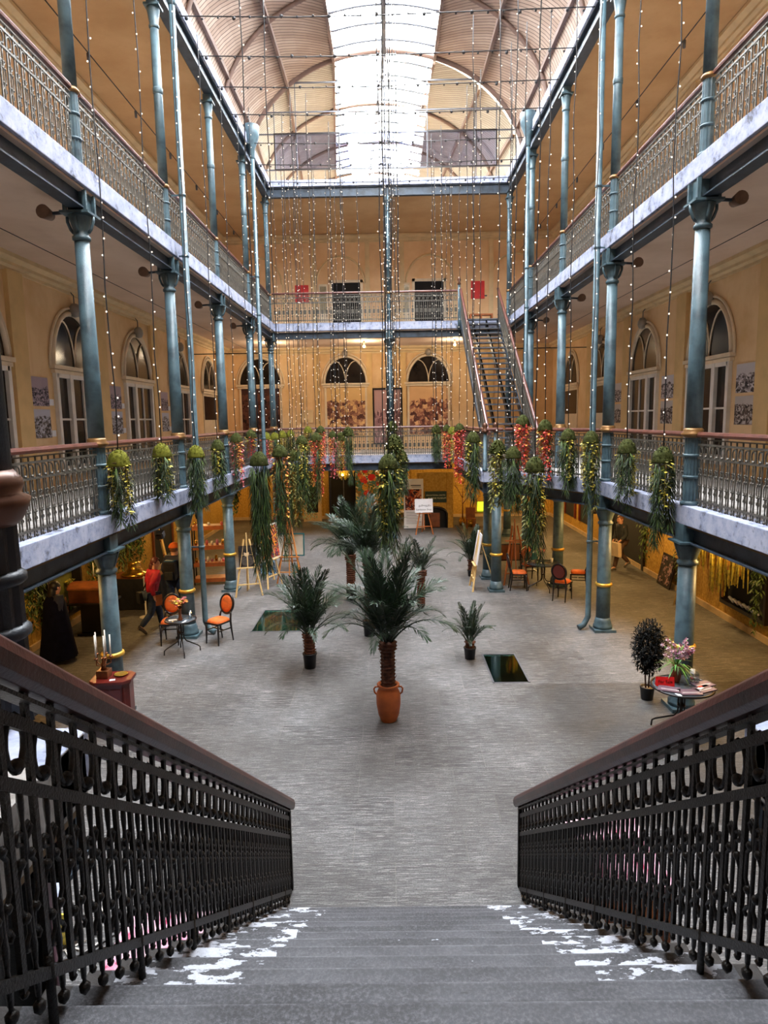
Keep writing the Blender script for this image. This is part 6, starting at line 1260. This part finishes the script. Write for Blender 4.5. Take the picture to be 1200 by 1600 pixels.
    for a_ in range(n2 + 1):
        th = .05 + (PI * .74) * a_ / n2
        for b_ in range(n1):
            ph = 2 * PI * b_ / n1; front = max(0, math.cos(ph)); t2_ = min(th, 1.05 + .75 * (1 - front) * 1.9) if front > 0 else th
            r = (.118 + rj.uniform(-.004, .004)) * k; vs.append(c + bk * .018 * k + Vector((0, 0, .012 * k)) + nz.normalized() * (r * .95 * math.sin(t2_) * math.cos(ph)) + sdv * (r * .86 * math.sin(t2_) * math.sin(ph)) + Vector((0, 0, r * math.cos(t2_))))
    m.add(vs, [(q * n1 + w_, (q + 1) * n1 + w_, (q + 1) * n1 + (w_ + 1) % n1, q * n1 + (w_ + 1) % n1) for q in range(n2) for w_ in range(n1)], True)
    if long_hair: m.tube([c + bk * .07 * k + Vector((0, 0, z_ * k)) + bk * o_ * k for z_, o_ in ((.02, 0), (-.08, .01), (-.18, .03), (-.27, .05), (-.33, .05))], [.06 * k, .085 * k, .085 * k, .065 * k, .02 * k], 12)
    m.build('hair', hair, t)
    for s in (-1, 1): m = MB(); m.ball(c + sdv * s * .098 * k + Vector((0, 0, -.02 * k)), .024 * k, 8, 6, (.8, .6, 1.3)); m.build('ear', 'skin', t)
    for s in (-1, 1): sd = Vector((-nz.y, nz.x, 0)).normalized(); m = MB(); m.ball(V['hd0'][0] + nz * .092 + sd * s * .032 * k + Vector((0, 0, .075 * k)), .009 * k, 6, 4); m.build('eye', 'hairb', t)
    m = MB(); m.ball(V['hd0'][0] + nz * .082 + Vector((0, 0, .0)), .012 * k, 6, 4, (.6, 1.6, .5)); m.build('mouth', 'lp', t)
    if cap: m = MB(); m.ball(c + Vector((0, 0, .02 * k)) + bk * .008, .128 * k, 14, 6, (1, 1, .95), 0, True); m.ext([tuple(c + nz * .11 + Vector((-nz.y, nz.x, 0)) * q + Vector((0, 0, .03 * k))) for q in (-.07, .07)] + [tuple(c + nz * .2 + Vector((-nz.y, nz.x, 0)) * q + Vector((0, 0, .02 * k))) for q in (.05, -.05)], (0, 0, .012)); m.build('cap', cap, t)
    return t, Q
t, Q = person((-5.42, 14.75, 0), .75, 1.66, 'woman in a crimson jacket walking beside the man with the orange cap', {'l': (.2, .50, .26, .10, .40, .04), 'r': (-.06, .49, -.34, .20, -.24, .05)}, {'l': (-.02, .24, 1.12, .14, .2, .94), 'r': (-.14, .25, 1.14, -.05, .27, .90)}, .16, 'redcloth', 'jeans', 'hairr', 1, True, None, -.9)
m = MB(); m.box(Q(-.16, .24, .80), (.12, .2, .26)); m.tube([Q(-.16, .18, .9), Q(-.05, .1, 1.3), Q(.1, .0, 1.44)], .012, 5); m.build('black_bag', 'blackcl', t, .02)
t2 = thing('orange_leaflet', 'orange leaflet held by the woman in the crimson jacket', 'leaflet', (-5.42, 14.75, 0), .75); MB().box(Q(.05, -.29, .80), (.15, .02, .24)).build('leaflet', 'orangew', t2)
t, Q = person((-5.2, 15.75, 0), 1.45, 1.80, 'man seen from behind with orange cap, dark backpack and blue jeans', {'l': (-.04, .48, -.08, .09, .06, .03), 'r': (.16, .49, .12, .09, .26, .03)}, {'l': (-.02, .26, 1.14, .12, .2, 1.0), 'r': (-.02, .28, 1.12, .16, .24, 1.02)}, .05, 'navy', 'jeans', 'hairf', 2, False, 'orange', .1)
m = MB(); m.box(Q(-.20, 0, 1.16), (.17, .30, .46)); m.build('backpack', 'blackcl', t, .05); m = MB(); m.box(Q(-.20, 0, 1.385), (.17, .24, .03)); m.build('backpack_trim', plain('blue_trim', (40, 90, 130), .6), t, .01); m = MB(); m.box(Q(-.29, 0, 1.06), (.04, .2, .2)); m.build('backpack_pocket', 'greyd', t, .015)
t, Q = person((7.1, 20.35, 0), PI + .35, 1.64, 'walking person in dark jacket and brown trousers coming out of the right doorway', {'l': (.24, .52, .34, .10, .48, .04), 'r': (-.05, .49, -.36, .18, -.24, .05)}, {'l': (.02, .24, 1.12, .22, .22, .98), 'r': (.0, .25, 1.12, .12, .25, .92)}, .08, 'greyd', 'brownp', 'hairf', 3, False, None, .25)
m = MB(); q = Q(.38, .22, .74); m.ext([q + Vector((-.05, -.16, .18)), q + Vector((-.05, .16, .18)), q + Vector((-.05, .2, -.24)), q + Vector((-.05, -.2, -.24))], (.12, 0, 0)); t3 = thing('carrier_bag', 'beige carrier bag held by the walking person', 'bag', t.location, PI + .35); m.build('bag', 'paperbag', t3, .015); MB().tube([q + Vector((0, -.08, .18)), q + Vector((0, 0, .27)), q + Vector((0, .08, .18))], .008, 6).build('handle', 'paperbag', t3)
# cloaked figure
t, Q = person((-6.72, 12.95, 0), .9, 1.58, 'person with long black hair in a long navy cloak, left arcade', {'l': (.0, .48, .0, .09, .14, .03), 'r': (.02, .48, .02, .09, .16, .03)}, {'l': (.0, .22, 1.12, .1, .16, .95), 'r': (.0, .22, 1.12, .1, .16, .95)}, .05, 'navy', 'blackcl', 'hairb', 4, True, None, 0)
m = MB(); N = 36
prof = [(.08, 1.36), (.17, 1.32), (.23, 1.2), (.27, .9), (.33, .5), (.40, .10)]
m.add([((r * (1 + .06 * (k % 2) * (i > 1))) * .8 * math.cos(2 * PI * k / N) + .02, (r * (1 + .06 * (k % 2) * (i > 1))) * math.sin(2 * PI * k / N), z) for i, (r, z) in enumerate(prof) for k in range(N)], [(i * N + k, i * N + (k + 1) % N, (i + 1) * N + (k + 1) % N, (i + 1) * N + k) for i in range(len(prof) - 1) for k in range(N)], True); m.build('cloak', plain('navy_cloak', (14, 15, 34), .9, 0, .2, 6, spec=.1), t)

# ------------------------------------------------------------------ light
w = bpy.data.worlds.new('sky'); SC.world = w; w.use_nodes = True; bg = w.node_tree.nodes['Background']; bg.inputs[0].default_value = (.95, .975, 1.0, 1); bg.inputs[1].default_value = SKYS
def area(name, loc, size, energy, col, rot=(0, 0, 0), portal=False, spread=None):
    d = bpy.data.lights.new(name, 'AREA'); d.shape = 'RECTANGLE'; d.size, d.size_y = size; d.energy = energy; d.color = col; o = bpy.data.objects.new(name, d); COL.objects.link(o); o.location = loc; o.rotation_euler = rot
    if portal: d.cycles.is_portal = True
    return o
area('skylight_portal', (VX, 14.6, 17.95), (3.7, 24), 1, (1, 1, 1), (0, 0, 0), True)
def lamp(name, loc, e, col=(1, .62, .22), r=.12):
    d = bpy.data.lights.new(name, 'POINT'); d.energy = e; d.color = col; d.shadow_soft_size = r; o = bpy.data.objects.new(name, d); COL.objects.link(o); o.location = loc
def downlight(x, y, e, l):  # brass fitting and point lamp added to give the arcades warm light
    t = thing('ceiling_downlight', l, 'lamp', (x, y, 2.965), 0, 'added arcade ceiling lamps'); MB().lathe([(.08, 0), (.08, -.05), (.06, -.05), (.055, -.02)], 16).build('ring', 'brass', t); MB().lathe([(.055, -.025), (0, -.025)], 16).build('bulb', 'bulbw', t); lamp('added_arcade_lamp', (x, y, 2.75), e)
for i, y in enumerate((10.5, 14.3, 18.0, 22.0, 26.0, 29.5)): downlight(6.3, y, LAMPR, 'added round brass ceiling lamp of the right arcade, %s from the near end' % ORD[i]); downlight(-6.3, y, LAMPL, 'added round brass ceiling lamp of the left arcade, %s from the near end' % ORD[i])
for x, l in ((-5.0, 'left'), (-1.0, 'middle'), (2.9, 'right')):
    t = thing('ceiling_lamp', 'added small lit white lamp under the second floor end gallery, %s one' % l, 'lamp', (x, 29.6, 7.75)); MB().lathe([(.05, .29), (.05, .2), (.03, .12)], 12).build('socket', 'white', t); MB().ball((0, 0, .07), .06, 10, 8).build('bulb', 'bulbw', t); lamp('added_gallery_lamp', (x, 29.6, 7.65), 55, (1, .8, .55))  # lamps added to brighten the end wall of the gallery
for i, x in enumerate((-2.5, .5, 3.4)): downlight(x, 29.6, LAMPB, 'added round brass ceiling lamp before the end wall, %s from the left' % ORD[i])
SC.view_settings.exposure = EXPO
SC.cycles.use_denoising = True; SC.cycles.max_bounces = 8; SC.cycles.diffuse_bounces = 5; SC.cycles.transparent_max_bounces = 16; SC.cycles.sample_clamp_indirect = 6; SC.cycles.caustics_reflective = False; SC.cycles.caustics_refractive = False
